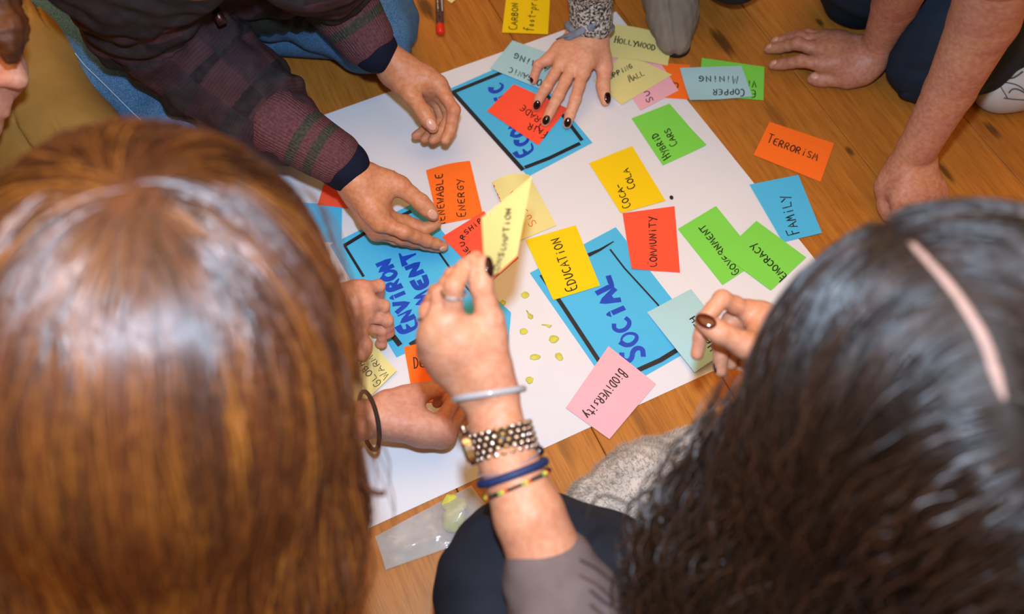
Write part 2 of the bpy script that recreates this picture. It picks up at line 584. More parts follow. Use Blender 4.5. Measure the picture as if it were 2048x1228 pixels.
FONT = {
    'A': '0,0 5,10 10,0|2,4 8,4', 'B': '1,0 1,10 6,10 8,8 6,5.5 1,5.5|6,5.5 9,3 7,0 1,0', 'C': '9,9 6,10 2,8 1,4 3,1 6,0 9,1',
    'D': '1,0 1,10|0,10 5,10 9,7 9,3 5,0 0,0', 'E': '9,10 2,9.5 1,5 2,.5 9,0|1,5 7,5.3', 'F': '10,10 1,9.5 1,0|1,5 7,5.5', 'G': '9,8.5 6,10 2,8 1,4 3,1 7,0 9,2 9,5 5,4.6',
    'H': '1,0 1,10|9,0 9,10|1,5 9,5', 'I': '5,0 5,10', 'i': '5,0 5,6.5|5,9.3 5.2,9.9', 'K': '1,0 1,10|8,10 1,4 9,0', 'L': '1,10 1,.5 9,0',
    'M': '0,0 2,10 5,3 8,10 10,0', 'N': '1,0 1,10 9,0 9,10', 'O': '5,10 1,8 0,4 3,0 7,0 10,4 9,8 5,10', 'P': '1,0 1,10 7,10 9,7.5 7,5 1,4.6',
    'R': '1,0 1,10 7,10 9,7.5 7,5 1,4.6|4,5 9,0', 'S': '9,9 5,10 1,8 3,5.6 7,4.6 9,2 6,0 1,1', 'T': '0,10 10,10|5,10 5,0', 'U': '1,10 1,3 4,0 7,1 9,4 9,10',
    'V': '0,10 5,0 10,10', 'W': '0,10 2.5,0 5,7 7.5,0 10,10', 'Y': '0,10 5,5|10,10 4,-2', '-': '1,5 8,5', '.': '2,0 3,1',
    'f': '8,9 5,10 3,8 3,0|0,6 7,6', 't': '4,10 4,1 8,0|0,7 8,7', 'p': '1,-4 1,6 6,6 8,3 5,0 1,0', 'r': '1,0 1,6|1,4 4,6 7,6', 's': '7,6 2,5.5 6,3 7,1 1,0', 'y': '0,6 4,0|8,6 2,-4',
    'n': '1,0 1,6|1,4 5,6 7,4 7,0', 'a': '7,5 3,6 1,3 3,0 7,2 7,6 7.5,0', 'b': '1,10 1,0 6,0 7,3 5,6 1,5', 'l': '2,10 2,0', 'e': '1,3 7,3.5 5,6 2,5.5 1,2 4,0 7,1', 'o': '4,6 1,3 4,0 7,3 4,6', 'u': '1,6 1,1 5,0 7,2 7,6',
}
ROUND = set('BCDGOPRSUEJ' + 'fpsanebou')


def chaikin(p, n):
    for _ in range(n):
        q = [p[0]]
        for a, b in zip(p[:-1], p[1:]): q += [a * .75 + b * .25, a * .25 + b * .75]
        p = q + [p[-1]]
    return p


def word_strokes(text, line, h, gap=.22, jit=.05, seed=0, xs=None):
    """text along a baseline polyline in photo pixels; strokes come back in photo pixels"""
    r = random.Random(seed * 31 + len(text)); line = [np.array(p, float) for p in line]
    seg = [np.linalg.norm(b - a) for a, b in zip(line[:-1], line[1:])]; L = sum(seg)
    out = []; n = len(text); adv = L / n
    for i, ch in enumerate(text):
        if ch == ' ' or ch not in FONT: continue
        s0 = adv * (i + .5); k = 0
        while k < len(seg) - 1 and s0 > seg[k]: s0 -= seg[k]; k += 1
        d = (line[k + 1] - line[k]) / seg[k]; c = line[k] + d * s0; up = np.array([d[1], -d[0]])
        wd = adv * (1 - gap) * (.5 if ch in 'Il' else 1); hh = h * (1.35 if i == 0 and jit > 0 else 1) * (1 + r.uniform(-jit, jit)); sl = r.uniform(-jit, jit) * 2
        for st in FONT[ch].split('|'):
            pts = [np.array([float(t) for t in q.split(',')]) for q in st.split()]
            if ch in ROUND: pts = chaikin(pts, 2)
            out.append([c + d * ((p[0] / 10 - .5) * wd + sl * p[1] / 10 * wd) + up * (p[1] / 10 * hh) for p in pts])
    return out


def ribbon(mb, pts, width, f, taper=False):
    """flat stroke: pts in photo px, f maps px -> world point on the sheet, width in metres"""
    P = []
    for p in pts: f.lift += 6e-6; P.append(f(p))
    if len(P) < 2: return
    v = []; m = len(P)
    for i in range(m):
        t = nrm(P[min(i + 1, m - 1)] - P[max(i - 1, 0)])
        n = f.normal; x = nrm(np.cross(n, t))
        wd = width * (.5 if not taper else .5 * (1.25 - .9 * i / max(1, m - 1)))
        e = np.zeros(3)
        if i == 0: e = -t * width * .3
        if i == m - 1: e = t * width * .3
        v += [P[i] + e - x * wd, P[i] + e + x * wd]
    mb.add(v, [(2 * i, 2 * i + 1, 2 * i + 3, 2 * i + 2) for i in range(m - 1)])


Z0 = .0009
def card(label, mat, q, layer=1, texts=(), lines=(), curl=None, name='note_card', cat='card', nu=10, nv=8, group='cards laid out on and round the poster', wob=.0, ink='ink', thick=.0003):
    """q: corner pixels (px, py[, height or ('d', depth)]); curl(u, v) -> extra height"""
    def cpt(c):
        if len(c) == 2: return at(c[0], c[1], Z0 + .0008 * layer)
        if len(c) == 3: return at(c[0], c[1], c[2])
        return atd(c[0], c[1], c[2])
    W = [cpt(c) for c in q]
    nn = nrm(np.cross(W[1] - W[0], W[3] - W[0]));
    if nn @ (CAM - W[0]) < 0: nn = -nn
    sd = sum(map(ord, label)) % 97
    def surf(u, v, lift=0.0):
        p = (1 - u) * (1 - v) * W[0] + u * (1 - v) * W[1] + u * v * W[2] + (1 - u) * v * W[3]
        z = lift + (curl(u, v) if curl else 0) + wob * (1 + math.sin(3.1 * u + sd) * math.sin(2.3 * v + sd * 2))
        return p + nn * z
    V = []; F = []
    for lift in (thick, 0):
        for j in range(nv + 1):
            for i in range(nu + 1): V.append(surf(i / nu, j / nv, lift))
    n1 = (nu + 1) * (nv + 1); g = lambda i, j: j * (nu + 1) + i
    flip = nrm(np.cross(W[1] - W[0], W[3] - W[0])) @ nn < 0
    for j in range(nv):
        for i in range(nu):
            a = (g(i, j), g(i + 1, j), g(i + 1, j + 1), g(i, j + 1))
            F.append(a[::-1] if flip else a); b = tuple(n1 + k for k in a); F.append(b if flip else b[::-1])
    rim = [g(i, 0) for i in range(nu)] + [g(nu, j) for j in range(nv)] + [g(i, nv) for i in range(nu, 0, -1)] + [g(0, j) for j in range(nv, 0, -1)]
    for a, b in zip(rim, rim[1:] + rim[:1]):
        s_ = (a, n1 + a, n1 + b, b); F.append(s_[::-1] if flip else s_)
    o = tag(mesh_obj(name, V, F, mat, None, True), label, cat, group)
    o.data.set_sharp_from_angle(angle=math.radians(50))
    class Fm:
        normal = nn; lift = 0.0
        def __call__(s, p):
            u, v = inv_bilinear([c[:2] for c in q], p[0], p[1]); u = min(max(u, .004), .996); v = min(max(v, .004), .996)
            return surf(u, v, thick + .00015 + s.lift)
    f = Fm()
    if texts:
        mb = MB()
        for k, tx in enumerate(texts):
            text, line, h = tx[:3]; wd = tx[3] if len(tx) > 3 else .0017; jit = tx[4] if len(tx) > 4 else .05
            for si, st in enumerate(word_strokes(text, line, h, seed=sd + k, jit=jit)):
                f.lift = .00005 * si
                d = []
                for a, b in zip(st[:-1], st[1:]):
                    m = max(1, int(np.linalg.norm(b - a) / 6)); d += [a + (b - a) * t / m for t in range(m)]
                ribbon(mb, d + [st[-1]], wd * (.85 + .3 * random.random()), f, taper=wd > .003 and random.random() < .5)
        mb.build('lettering', M[ink], o, False)
    if lines:
        mb = MB()
        for pts, wd, tp in lines:
            d = []; pts = [np.array(p, float) for p in pts]
            for a, b in zip(pts[:-1], pts[1:]):
                m = max(1, int(np.linalg.norm(b - a) / 12)); d += [a + (b - a) * t / m for t in range(m)]
            ribbon(mb, d + [pts[-1]], wd, f, tp)
        mb.build('border_line', M['brush'], o, False)
    return o


# the big sheet
tl = at(1232, 24); tr = at(1690, 594)
dirL = nrm(at(635, 235) - tl); wv = nrm(tr - tl)
pc = [tl, tl + dirL * .835, tl + dirL * .835 + wv * .645, tl + wv * .645]
V = []; F = []; NU, NV = 60, 44
def poster_z(p):
    z = .0006 + .0009 * math.exp(-((p - at(780, 290)) @ wv / .05) ** 2) * .0
    return z + .00025 * (1 + math.sin(p[0] * 13) * math.sin(p[1] * 11 + 1))
for lift in (0, -.00025):
    for j in range(NV + 1):
        for i in range(NU + 1):
            u, v = i / NU, j / NV
            p = (1 - v) * ((1 - u) * pc[0] + u * pc[1]) + v * ((1 - u) * pc[3] + u * pc[2]); z = poster_z(p)
            V.append((p[0], p[1], z + lift))
n1 = (NU + 1) * (NV + 1); g = lambda i, j: j * (NU + 1) + i
for j in range(NV):
    for i in range(NU):
        a = (g(i, j), g(i + 1, j), g(i + 1, j + 1), g(i, j + 1)); F += [a, tuple(k + n1 for k in a)[::-1]]
rim = [g(i, 0) for i in range(NU)] + [g(NU, j) for j in range(NV)] + [g(i, NV) for i in range(NU, 0, -1)] + [g(0, j) for j in range(NV, 0, -1)]
for a, b in zip(rim, rim[1:] + rim[:1]): F.append((a, a + n1, b + n1, b))
poster = tag(mesh_obj('poster_sheet', V, F, M['white']), 'large white sheet of paper lying on the wooden floor under the coloured cards', 'paper')
poster.data.set_sharp_from_angle(angle=math.radians(40))
mb = MB(); k = at(1343, 395, .0018); mb.ellipsoid(k, np.array([.003, 0, 0]), np.array([0, .004, 0]), np.array([0, 0, .0004]), 10, 6); mb.build('ink_spot', M['brush'], poster)

G5 = 'large blue sheets with a black border'
card('large blue sheet lettered ECONOMIC under the orange-red fair trade card', M['blue'], [(899, 178), (1042, 115), (1184.7, 285.3), (1056.4, 353)], 1,
     [('CiMONOCE'[::-1], [(1071, 305), (1002, 165)], 26, .0075, .04)],
     [([(903, 187), (1000, 148)], .0065, False), ([(903, 190), (1026, 350)], .0068, False), ([(1052, 336), (1098, 318), (1158, 289)], .0062, False), ([(1093, 190), (1142, 253), (1163, 281)], .006, False)],
     name='heading_sheet', cat='sheet', group=G5, ink='bink')
card('large blue sheet lettered ENVIRONMENT beside the pinching hands', M['blue'], [(660, 490), (836, 402), (1004, 610), (793, 715)], 1,
     [('ENViRON', [(838, 660), (779, 520)], 27, .0072, .04), ('MENT', [(872, 604), (824, 500)], 27, .0072, .04)],
     [([(690, 492), (740, 461), (820, 425)], .006, False), ([(690, 494), (728, 556)], .004, False), ([(775, 660), (799, 690)], .0075, False), ([(872, 498), (905, 545), (990, 640)], .003, False), ([(822, 690), (860, 668)], .007, False)],
     name='heading_sheet', cat='sheet', group=G5, ink='bink')
card('large blue sheet lettered SOCIAL partly under the yellow education card', M['blue'], [(1059.6, 546), (1231.5, 454.4), (1411, 683), (1227.4, 787.3)], 1,
     [('SOCiAL', [(1293, 717), (1216, 553)], 34, .0072, .04)],
     [([(1084, 553), (1125, 612), (1200, 726), (1225, 757)], .0062, False), ([(1178, 512), (1200, 502), (1226, 486)], .005, True), ([(1221, 502), (1250, 540), (1316, 612), (1360, 668)], .0026, False), ([(1276, 742), (1320, 722), (1356, 700), (1388, 684)], .0068, False)],
     name='heading_sheet', cat='sheet', group=G5, ink='bink')

YL = lambda *a, **k: card(*a, **k)
card('yellow card lettered CARBON foot-print on the bare boards', M['yellow'], [(1004, 65.5), (1096, 69), (1103, -48), (1018, -50)], 1,
     [('CARBON', [(1034, 62), (1036, 8)], 12), ('foot-print', [(1067, 64), (1076, -18)], 15)], wob=.0004)
card('small cream card beside the marker pen', M['cream'], [(880, -10), (903, 6.5), (945, -30), (918, -52)], 1)
card('light blue card lettered ORGANIC FARMING under the little finger', M['lblue'], [(980, 138), (1025, 82), (1120, 117), (1078, 178)], 3,
     [('ORGANiC', [(1086, 163), (1019, 136)], 10), ('FARMiNG', [(1113, 143), (1029, 107)], 11)], curl=lambda u, v: .004 * (v * u) ** 2 + .001, wob=.0003)
card('orange-red card lettered FAIR TRADE held down by three fingers', M['red'], [(1027.6, 168.5), (974, 222), (1076.5, 290.7), (1135, 217)], 3,
     [('FAiR', [(1097, 265), (1058, 247)], 12), ('TRADE', [(1092, 246), (1046, 210)], 12)], wob=.0003)
card('pink card lettered SUS half hidden under the shopping mall card', M['pink'], [(1357, 181), (1281, 221), (1215, 120), (1292, 82)], 2,
     [('SUS', [(1308, 203), (1290, 168)], 10)])
card('orange card between the shopping mall and copper mining cards', M['orange'], [(1316, 125), (1380, 130), (1377, 199), (1318, 195)], 1,
     [('B', [(1352, 180), (1360, 166)], 13)])
card('cream card lettered SHOPPING MALL beside the thumb', M['cream'], [(1250, 108), (1344, 150), (1243, 210), (1186, 160)], 3,
     [('SHOPPiNG', [(1203, 168), (1266, 137)], 9), ('MALL', [(1259, 166), (1290, 151)], 10)], curl=lambda u, v: .002 * (1 - u) * (1 - v), wob=.0003)
card('cream card lettered HOLLYWOOD tucked beside the grey shoe', M['cream'], [(1227, 48), (1347, 73), (1335, 132), (1215, 114)], 4,
     [('HOLLYWOOD', [(1227, 86), (1310, 105)], 10)], curl=lambda u, v: .003 * math.sin(u * 3.1), wob=.0002)
card('green card half hidden under the copper mining card', M['green'], [(1403.7, 116), (1528.5, 133.8), (1526.8, 200.6), (1396, 190)], 1,
     [('E', [(1513, 181), (1502, 181)], 11), ('Vi', [(1513, 162), (1494, 162)], 10)])
card('light blue card lettered COPPER MINING on top of a green card', M['lblue'], [(1359.7, 136.4), (1482.8, 132), (1504, 194.4), (1378, 206)], 3,
     [('COPPER', [(1490, 180), (1424, 181)], 11), ('MiNiNG', [(1477, 154), (1396, 154)], 11)], curl=lambda u, v: .012 * max(0, v * (1 - u) - .45) ** 1.3 + .0015 * v, wob=.0003)
card('green card lettered HYBRID CARS', M['green'], [(1263, 237), (1339, 207.6), (1411.8, 292), (1325.6, 331)], 1,
     [('HYBRiD', [(1342, 314), (1313, 266)], 12), ('CARS', [(1356, 290), (1338, 256)], 12)], curl=lambda u, v: .010 * max(0, u * v - .55) ** 1.4, wob=.0002)
card('yellow card lettered with a soft drink above the red community card', M['yellow'], [(1178, 326.4), (1264.4, 292), (1331, 401.5), (1241.8, 426.4)], 2,
     [('COCA-', [(1263, 414), (1240, 366)], 12), ('COLA', [(1272, 377), (1256, 336)], 12)])
card('orange-red card lettered COMMUNITY under the yellow card corner', M['red'], [(1245, 426.4), (1349, 412.5), (1360, 545), (1262.8, 539)], 2,
     [('COMMUNiTY', [(1314, 536), (1311, 434)], 14)], curl=lambda u, v: .006 * max(0, v - u - .55))
card('yellow card lettered EDUCATION over the social sheet', M['yellow'], [(1051, 480), (1151.5, 450.5), (1200, 571.5), (1106.4, 600.5)], 3,
     [('EDUCATiON', [(1156, 580), (1118, 475)], 17)], wob=.0002)
card('blue card lettered FAMILY at the poster edge', M['blue'], [(1499, 369.3), (1596.5, 350), (1643.8, 466), (1565.8, 484.4)], 2,
     [('FAMiLY', [(1599, 468), (1577, 390)], 18)])
card('green card lettered GOVERNMENT under the democracy card', M['green'], [(1355.6, 458), (1432, 412), (1520, 521), (1445, 570)], 1,
     [('GOVERNMENT', [(1481, 545), (1407, 448)], 13)])
card('green card lettered DEMOCRACY overlapping the government card', M['green'], [(1512.6, 442), (1443, 508), (1541.6, 581), (1612, 515)], 2,
     [('DEMOCRACY', [(1584, 562), (1508, 486)], 13)], wob=.0004)
card('orange card lettered TERRORISM on the bare boards', M['orange'], [(1507, 310), (1539, 243.7), (1668, 286.7), (1641, 363.8)], 1,
     [('TERRORiSM', [(1532, 284), (1634, 323)], 13)])
card('light blue card lettered HEALTH under the thumb with polished nail', M['lblue'], [(1294, 625), (1382, 578), (1475, 695, .02), (1389, 745, .012)], 3,
     [('HEALTH', [(1433, 700), (1388, 634)], 11)], curl=lambda u, v: .006 * math.sin(u * 3.1) * v)
card('pink card lettered BIODIVERSITY at the poster edge', M['pink'], [(1311.7, 768), (1217, 692.4), (1131.4, 816), (1218.8, 878.6)], 2,
     [('BiODiVERsity', [(1240, 737), (1166, 832)], 17)], wob=.0003)
card('orange card lettered RENEWABLE ENERGY beside the pinching thumb', M['orange'], [(852, 341), (940, 322), (966.7, 432.4), (877.5, 449.5)], 2,
     [('RENEWABLE', [(891, 455), (885, 350)], 14), ('ENERGY', [(932, 436), (926, 360)], 13)], curl=lambda u, v: .004 * (1 - v) * math.sin(u * 3.1), wob=.0002)
card('orange-red card lettered NEURSHIP under the held cream card', M['red'], [(968, 422), (884, 474), (975, 568), (1037, 515)], 3,
     [('NEURSHiP', [(948, 508), (932, 494), (928, 482), (931, 473), (940, 464), (951, 456), (966, 443)], 9)])
card('cream card with red handwriting lying behind the held card', M['cream'], [(984, 364, .012), (1058, 350, .014), (1113, 451), (1037, 482)], 2,
     [('Sustai', [(1075, 449), (1022, 381)], 12, .0011), ('nable', [(1002, 409), (988, 368)], 12, .0011)], curl=lambda u, v: .012 * (1 - v) ** 2 * math.sin(u * 3.1), ink='rink')
card('orange-red card under the wrist with the navy cuff', M['red'], [(635, 410), (655, 345), (790, 341), (772, 424)], 3)
card('blue card beside the brown hair under an orange-red card', M['blue'], [(580, 404), (684, 410), (683, 486), (575, 478)], 2)
card('blue card under the hand wearing the watch', M['blue'], [(962, 570), (1022, 625), (1014, 712), (935, 650)], 3)
card('pink card peeping out from under the cream card with green writing', M['pink'], [(736, 766), (745, 814), (640, 856), (626, 742)], 1)
card('cream card with green writing beside the brown hair', M['cream'], [(732, 762), (741, 812), (636, 850), (622, 738)], 2,
     [('SOC', [(718, 815), (694, 758)], 24, .0016)], ink='gink')
card('orange card lettered DE under the hand with the hair tie', M['orange'], [(808, 694), (905, 672), (930, 800), (828, 806)], 2,
     [('DE', [(827, 738), (851, 735)], 15)], wob=.0003)
card('bent cream card lettered GLOBAL WARMING held up by a fist', M['cream'], [(735, 662, .05), (793.4, 741.4, .008), (743, 790.5, .006), (688, 716, .045)], 3,
     [('GLOBAL', [(766, 766), (718, 712)], 13, .0012), ('WARMiNG', [(780, 752), (724, 678)], 11, .0012)], curl=lambda u, v: -.010 * math.sin(u * 3.1))

held = card('cream card pinched upright between the thumb and finger', M['cream'], [(966, 432, .885, 'd'), (1059, 357, .985, 'd'), (1029, 517, .905, 'd'), (974, 566, .825, 'd')], 0,
            [('CONSUMPTiON', [(996, 552), (1015, 490), (1022, 418)], 10, .0013)], curl=lambda u, v: .016 * (u - .30) ** 2 - .004, ink='ink')


# ------------------------------------------------------------------ clothing materials
def plaid():
    t = NT('plaid_wool'); t.set(Roughness=.85, Specular_IOR_Level=.2)
    lu = t.node('ShaderNodeAttribute', attribute_name='lu').outputs['Fac']; lv = t.node('ShaderNodeAttribute', attribute_name='lv').outputs['Fac']
    def band(x, per, duty, ph=0.0):
        f = t.math('FRACT', t.math('ADD', t.math('DIVIDE', x, per), ph + 10)); return t.math('LESS_THAN', f, duty)
    a = band(lu, .085, .45); b = band(lv, 1.25, .45, .2); fine = band(lu, .0042, .5)
    base, grey, dark, wine = lin('#36222a'), lin('#2a2728'), lin('#1c1718'), lin('#48292e')
    c = t.mix(a, base, grey); c2 = t.mix(a, wine, dark); c = t.mix(b, c, c2)
    c = t.mix(t.math('MULTIPLY', fine, .35), c, dark)
    c = t.mix(.25, c, t.ramp(t.noise(60, 3), [(.3, (.01, .008, .01)), (.7, (.08, .05, .05))]))
    t.link(c, t.b.inputs['Base Color']); t.bump(t.noise(500, 2), .4, .001)
    return t.m


def ribcuff():
    t = NT('striped_rib_knit'); t.set(Roughness=.9, Specular_IOR_Level=.15)
    lu = t.node('ShaderNodeAttribute', attribute_name='lu').outputs['Fac']; lv = t.node('ShaderNodeAttribute', attribute_name='lv').outputs['Fac']
    s1 = t.math('MULTIPLY', t.math('GREATER_THAN', lu, .034), t.math('LESS_THAN', lu, .047))
    s2 = t.math('MULTIPLY', t.math('GREATER_THAN', lu, .060), t.math('LESS_THAN', lu, .073))
    c = t.mix(t.math('MAXIMUM', s1, s2), lin('#5a3238'), lin('#34362c'))
    c = t.mix(.15, c, t.ramp(t.noise(300, 2), [(.3, (0, 0, 0)), (.7, (.3, .2, .2))]))
    t.link(c, t.b.inputs['Base Color']); t.bump(t.math('SINE', t.math('MULTIPLY', lv, 60)), .5, .0008)
    return t.m


def denim(name, a, b):
    t = NT(name); t.set(Roughness=.85, Specular_IOR_Level=.2)
    f = t.noise(7, 4); g = t.noise(600, 2)
    c = t.mix(t.ramp(f, [(.35, (0, 0, 0)), (.68, (1, 1, 1))]), lin(a), lin(b))
    c = t.mix(.3, c, t.ramp(g, [(.35, lin(a)), (.7, lin('#8fb3cf'))])) if b != a else c
    t.link(c, t.b.inputs['Base Color']); t.bump(g, .3, .001)
    return t.m


def tweed():
    t = NT('speckled_knit'); t.set(Roughness=.95, Specular_IOR_Level=.1)
    f = t.noise(230, 3, .7)
    t.link(t.ramp(f, [(.40, lin('#2b2724')), (.47, lin('#6b645c')), (.56, lin('#cfc6ba'))]), t.b.inputs['Base Color'])
    t.bump(f, .9, .003); return t.m


M['plaid'] = plaid(); M['rib'] = ribcuff()
M['denim'] = denim('blue_denim', '#234a70', '#3d6c96')
M['navy_denim'] = denim('navy_denim', '#1d2836', '#1d2836')
M['navy'] = simple('navy_knit', '#16192a', .9, .1, 100, .3, 500, .1)
M['khaki'] = simple('khaki_cotton', '#a1783a', .85, .12, 20, .3, 500, .15)
M['black_cloth'] = simple('black_stretch_cotton', '#23252e', .85, .12, 30, .3, 600, .2)
M['greyknit'] = simple('grey_brown_cotton', '#6a5c5a', .9, .08, 60, .4, 500, .15)
M['tweed'] = tweed()
M['suede'] = simple('grey_suede', '#84796c', .95, .2, 22, .5, 400, .1)
M['fleece'] = simple('grey_fleece', '#bdb2a6', 1, .22, 30, .4, 220, .05)
M['shoe_white'] = simple('white_leather', '#aeaaa6', .5, .06, 30, .1, 200)
M['shoe_grey'] = simple('grey_mesh', '#4c4c4e', .7, .1, 80)
M['dark_polish'] = simple('dark_nail_polish', '#24060a', .12, 0, spec=.6)
M['brown_polish'] = simple('brown_nail_polish', '#4a1206', .12, .2, 90, spec=.6)
M['bare_nail'] = simple('bare_nail', '#d09a84', .28, .05)
M['teeshirt'] = simple('grey_cotton', '#4a4d52', .9, .1)
M['scalp'] = simple('pale_scalp', '#94766a', .7, .1)
M['black_shirt'] = simple('black_cotton', '#1a1818', .9, .1)
M['eye'] = simple('eye_white', '#e8e4de', .2, 0)
M['brown_hair_shell'] = simple('brown_hair_under', '#4a2409', .6, .3, 30)
M['dark_hair_shell'] = simple('dark_hair_under', '#1c100a', .6, .3, 30)
M['brown_hair'] = hairmat('chestnut_hair', '#230b01', '#562505', '#9a5a18', rough=.30)
M['dark_hair'] = hairmat('dark_brown_hair', '#0c0502', '#1f0f06', '#3a2010', rough=.33, coat=.12, spec=.7)


# ------------------------------------------------------------------ heads and hair
def basis(fwd, up):
    f = nrm(fwd); u = np.asarray(up, float); u = nrm(u - f * (u @ f)); r = np.cross(f, u)
    return f, u, r


def head(b, c, fwd, up, neck=None, s=1.0):
    f, u, r = basis(fwd, up); R = np.array([r, f, u]); c = np.asarray(c, float)
    L = lambda x, y, z: c + (r * x + f * y + u * z) * s
    b.ell(L(0, -.012, .035), np.array([.074, .092, .085]) * s, R, .01)
    b.ell(L(0, .028, -.035), np.array([.058, .062, .072]) * s, R, .03)
    b.cap(L(0, .055, -.098), L(0, .052, -.09), .022 * s, .026 * s, .03)                       # chin
    b.cap(L(-.03, .078, .012), L(.03, .078, .012), .013 * s, None, .02)                       # brow
    b.cap(L(0, .086, .004), L(0, .106, -.032), .0085 * s, .0125 * s, .010)                    # nose
    for sx in (-1, 1):
        b.cap(L(.0105 * sx, .092, -.037), L(.009 * sx, .098, -.036), .0075 * s, None, .006)   # nostril wings
        b.cap(L(.038 * sx, .068, -.03), L(.034 * sx, .066, -.04), .02 * s, None, .02)         # cheeks
        b.ell(L(.030 * sx, .076, -.004), np.array([.013, .010, .008]) * s, R, .004)           # eyelids
        b.ell(L(.075 * sx, -.012, -.012), np.array([.010, .019, .031]) * s, R, .008)          # ears
        b.cap(L(.055 * sx, .02, -.07), L(.02 * sx, .05, -.097), .016 * s, .018 * s, .02)      # jaw
    b.cap(L(-.018, .082, -.062), L(.018, .082, -.062), .0065 * s, None, .006)                 # lips
    b.cap(L(-.014, .082, -.074), L(.014, .082, -.074), .0075 * s, None, .006)
    if neck is not None: b.cap(L(0, -.015, -.06), neck, .052 * s, .058 * s, .03)
    return L


def strands_mesh(name, pts, rad, mat, parent, kind='stuff', sides=3, locks=0.0):
    """pts (N, L, 3), rad (N, L)"""
    N, L, _ = pts.shape
    T = np.gradient(pts, axis=1); T /= np.linalg.norm(T, axis=2, keepdims=True) + 1e-9
    ref = nrm(RNG.normal(size=3)); X = np.cross(T, ref); X /= np.linalg.norm(X, axis=2, keepdims=True) + 1e-9; Y = np.cross(T, X)
    V = np.stack([pts + rad[..., None] * (X * math.cos(2 * math.pi * k / sides) + Y * math.sin(2 * math.pi * k / sides)) for k in range(sides)], 2)
    idx = np.arange(N * L * sides).reshape(N, L, sides)
    a = idx[:, :-1]; b = idx[:, 1:]
    F = np.stack([a, np.roll(a, -1, 2), np.roll(b, -1, 2), b], -1).reshape(-1, 4)
    rv = RNG.random(N)
    if locks: rv = np.clip(.45 + .35 * waves(pts[:, 0], 5, .016, .05, 71) * locks + .45 * (rv - .5), 0, 1)
    rnd = np.repeat(rv, L * sides)
    o = mesh_obj(name, V.reshape(-1, 3), F, mat, parent, attrs={'rnd': rnd})
    o['kind'] = kind
    return o


def grow(blob, roots, field, steps, step, lift, wave=0., wfreq=.07, seed=0, rad=.0007, cling=1.0, curl=0., clump=0):
    """trace strands over the surface of a blob"""
    r = np.random.default_rng(seed); P = roots.copy(); N = len(P); out = []
    lift = np.asarray(lift); ph = r.uniform(0, 6.28, N); ln = r.uniform(.55, 1.0, N)
    jit = r.normal(size=(N, 3)) * .07 + clump * np.stack([waves(roots, 5, .02, .06, seed + q) for q in (11, 22, 33)], 1); e = .002
    lift = lift + np.clip(clump * .012 * waves(roots, 5, .018, .05, seed + 44), -.003, .006)
    eye = np.eye(3) * e
    for k in range(steps):
        d = blob.dist(P)
        g = np.stack([blob.dist(P + eye[i]) - blob.dist(P - eye[i]) for i in range(3)], 1); g /= np.linalg.norm(g, axis=1, keepdims=True) + 1e-9
        t = k / (steps - 1)
        target = lift * (.8 + .2 * min(1, t * 3))
        P = P - g * ((d - target) * cling)[:, None]
        v = field(P) + jit; v = v - g * (v * g).sum(1, keepdims=True); v /= np.linalg.norm(v, axis=1, keepdims=True) + 1e-9
        Q = P
        if wave:
            side = np.cross(g, v); s = k * step
            Q = P + side * (wave * t * np.sin(s * 6.28 / wfreq + ph))[:, None] + g * (wave * .8 * t * np.cos(s * 6.28 / wfreq + ph * 1.3))[:, None]
        out.append(Q); P = P + v * (step * ln)[:, None]
    pts = np.stack(out, 1)
    tt = np.linspace(0, 1, steps)[None]
    R = rad * r.uniform(.6, 1.3, N)[:, None] * np.clip(np.minimum(.35 + tt * 6, (1 - tt) * 5 + .15), 0, 1)
    return pts, R


def sample_faces(V, F, n, seed, mask=None):
    r = np.random.default_rng(seed)
    a, b, c, d = (V[F[:, i]] for i in range(4)); ar = np.linalg.norm(np.cross(c - a, d - b), axis=1)
    if mask is not None: ar = ar * mask((a + c) / 2)
    i = r.choice(len(F), n, p=ar / ar.sum()); u, v = r.random((2, n, 1))
    return (1 - u) * (1 - v) * a[i] + u * (1 - v) * b[i] + u * v * c[i] + (1 - u) * v * d[i]


def px_of(P):
    q = P - CAM; dep = q @ CF
    return np.stack([1024 + FPX * (q @ CX) / dep, 614 - FPX * (q @ CU) / dep], 1)


def plain_hair(parent, L, s, mat, long_=0.0):
    """short cap of hair for heads turned away or out of view"""
    b = Blob(); f = nrm(L(0, 1, 0) - L(0, 0, 0)); u = nrm(L(0, 0, 1) - L(0, 0, 0)); r = np.cross(f, u); R = np.array([r, f, u])
    b.ell(L(0, -.022, .047), np.array([.079, .094, .083]) * s, R, .01)
    b.ell(L(0, -.045, 0), np.array([.077, .06, .07]) * s, R, .02)
    if long_:
        b.cap(L(0, -.06, -.02), L(0, -.07, -.02 - long_), .06, .05, .03)
    V, F = b.mesh(.006); N = vnormals(V, F); V = V + N * (.0025 * waves(V, 8, .012, .04, 3))[:, None]
    mesh_obj('hair', V, F, mat, parent)


def eyes(L, parent, s=1.0):
    for sx in (-1, 1):
        b = MB(); c = L(.030 * sx, .0825, -.004)
        b.ellipsoid(c, (L(.010, 0, 0) - L(0, 0, 0)), (L(0, .005, 0) - L(0, 0, 0)), (L(0, 0, .0045) - L(0, 0, 0))); e = b.build('eye', M['eye'], parent)
        b = MB(); c = L(.030 * sx, .0865, -.004)
        b.ellipsoid(c, (L(.0045, 0, 0) - L(0, 0, 0)), (L(0, .0025, 0) - L(0, 0, 0)), (L(0, 0, .0042) - L(0, 0, 0))); b.build('iris', M['dark_hair_shell'], e)


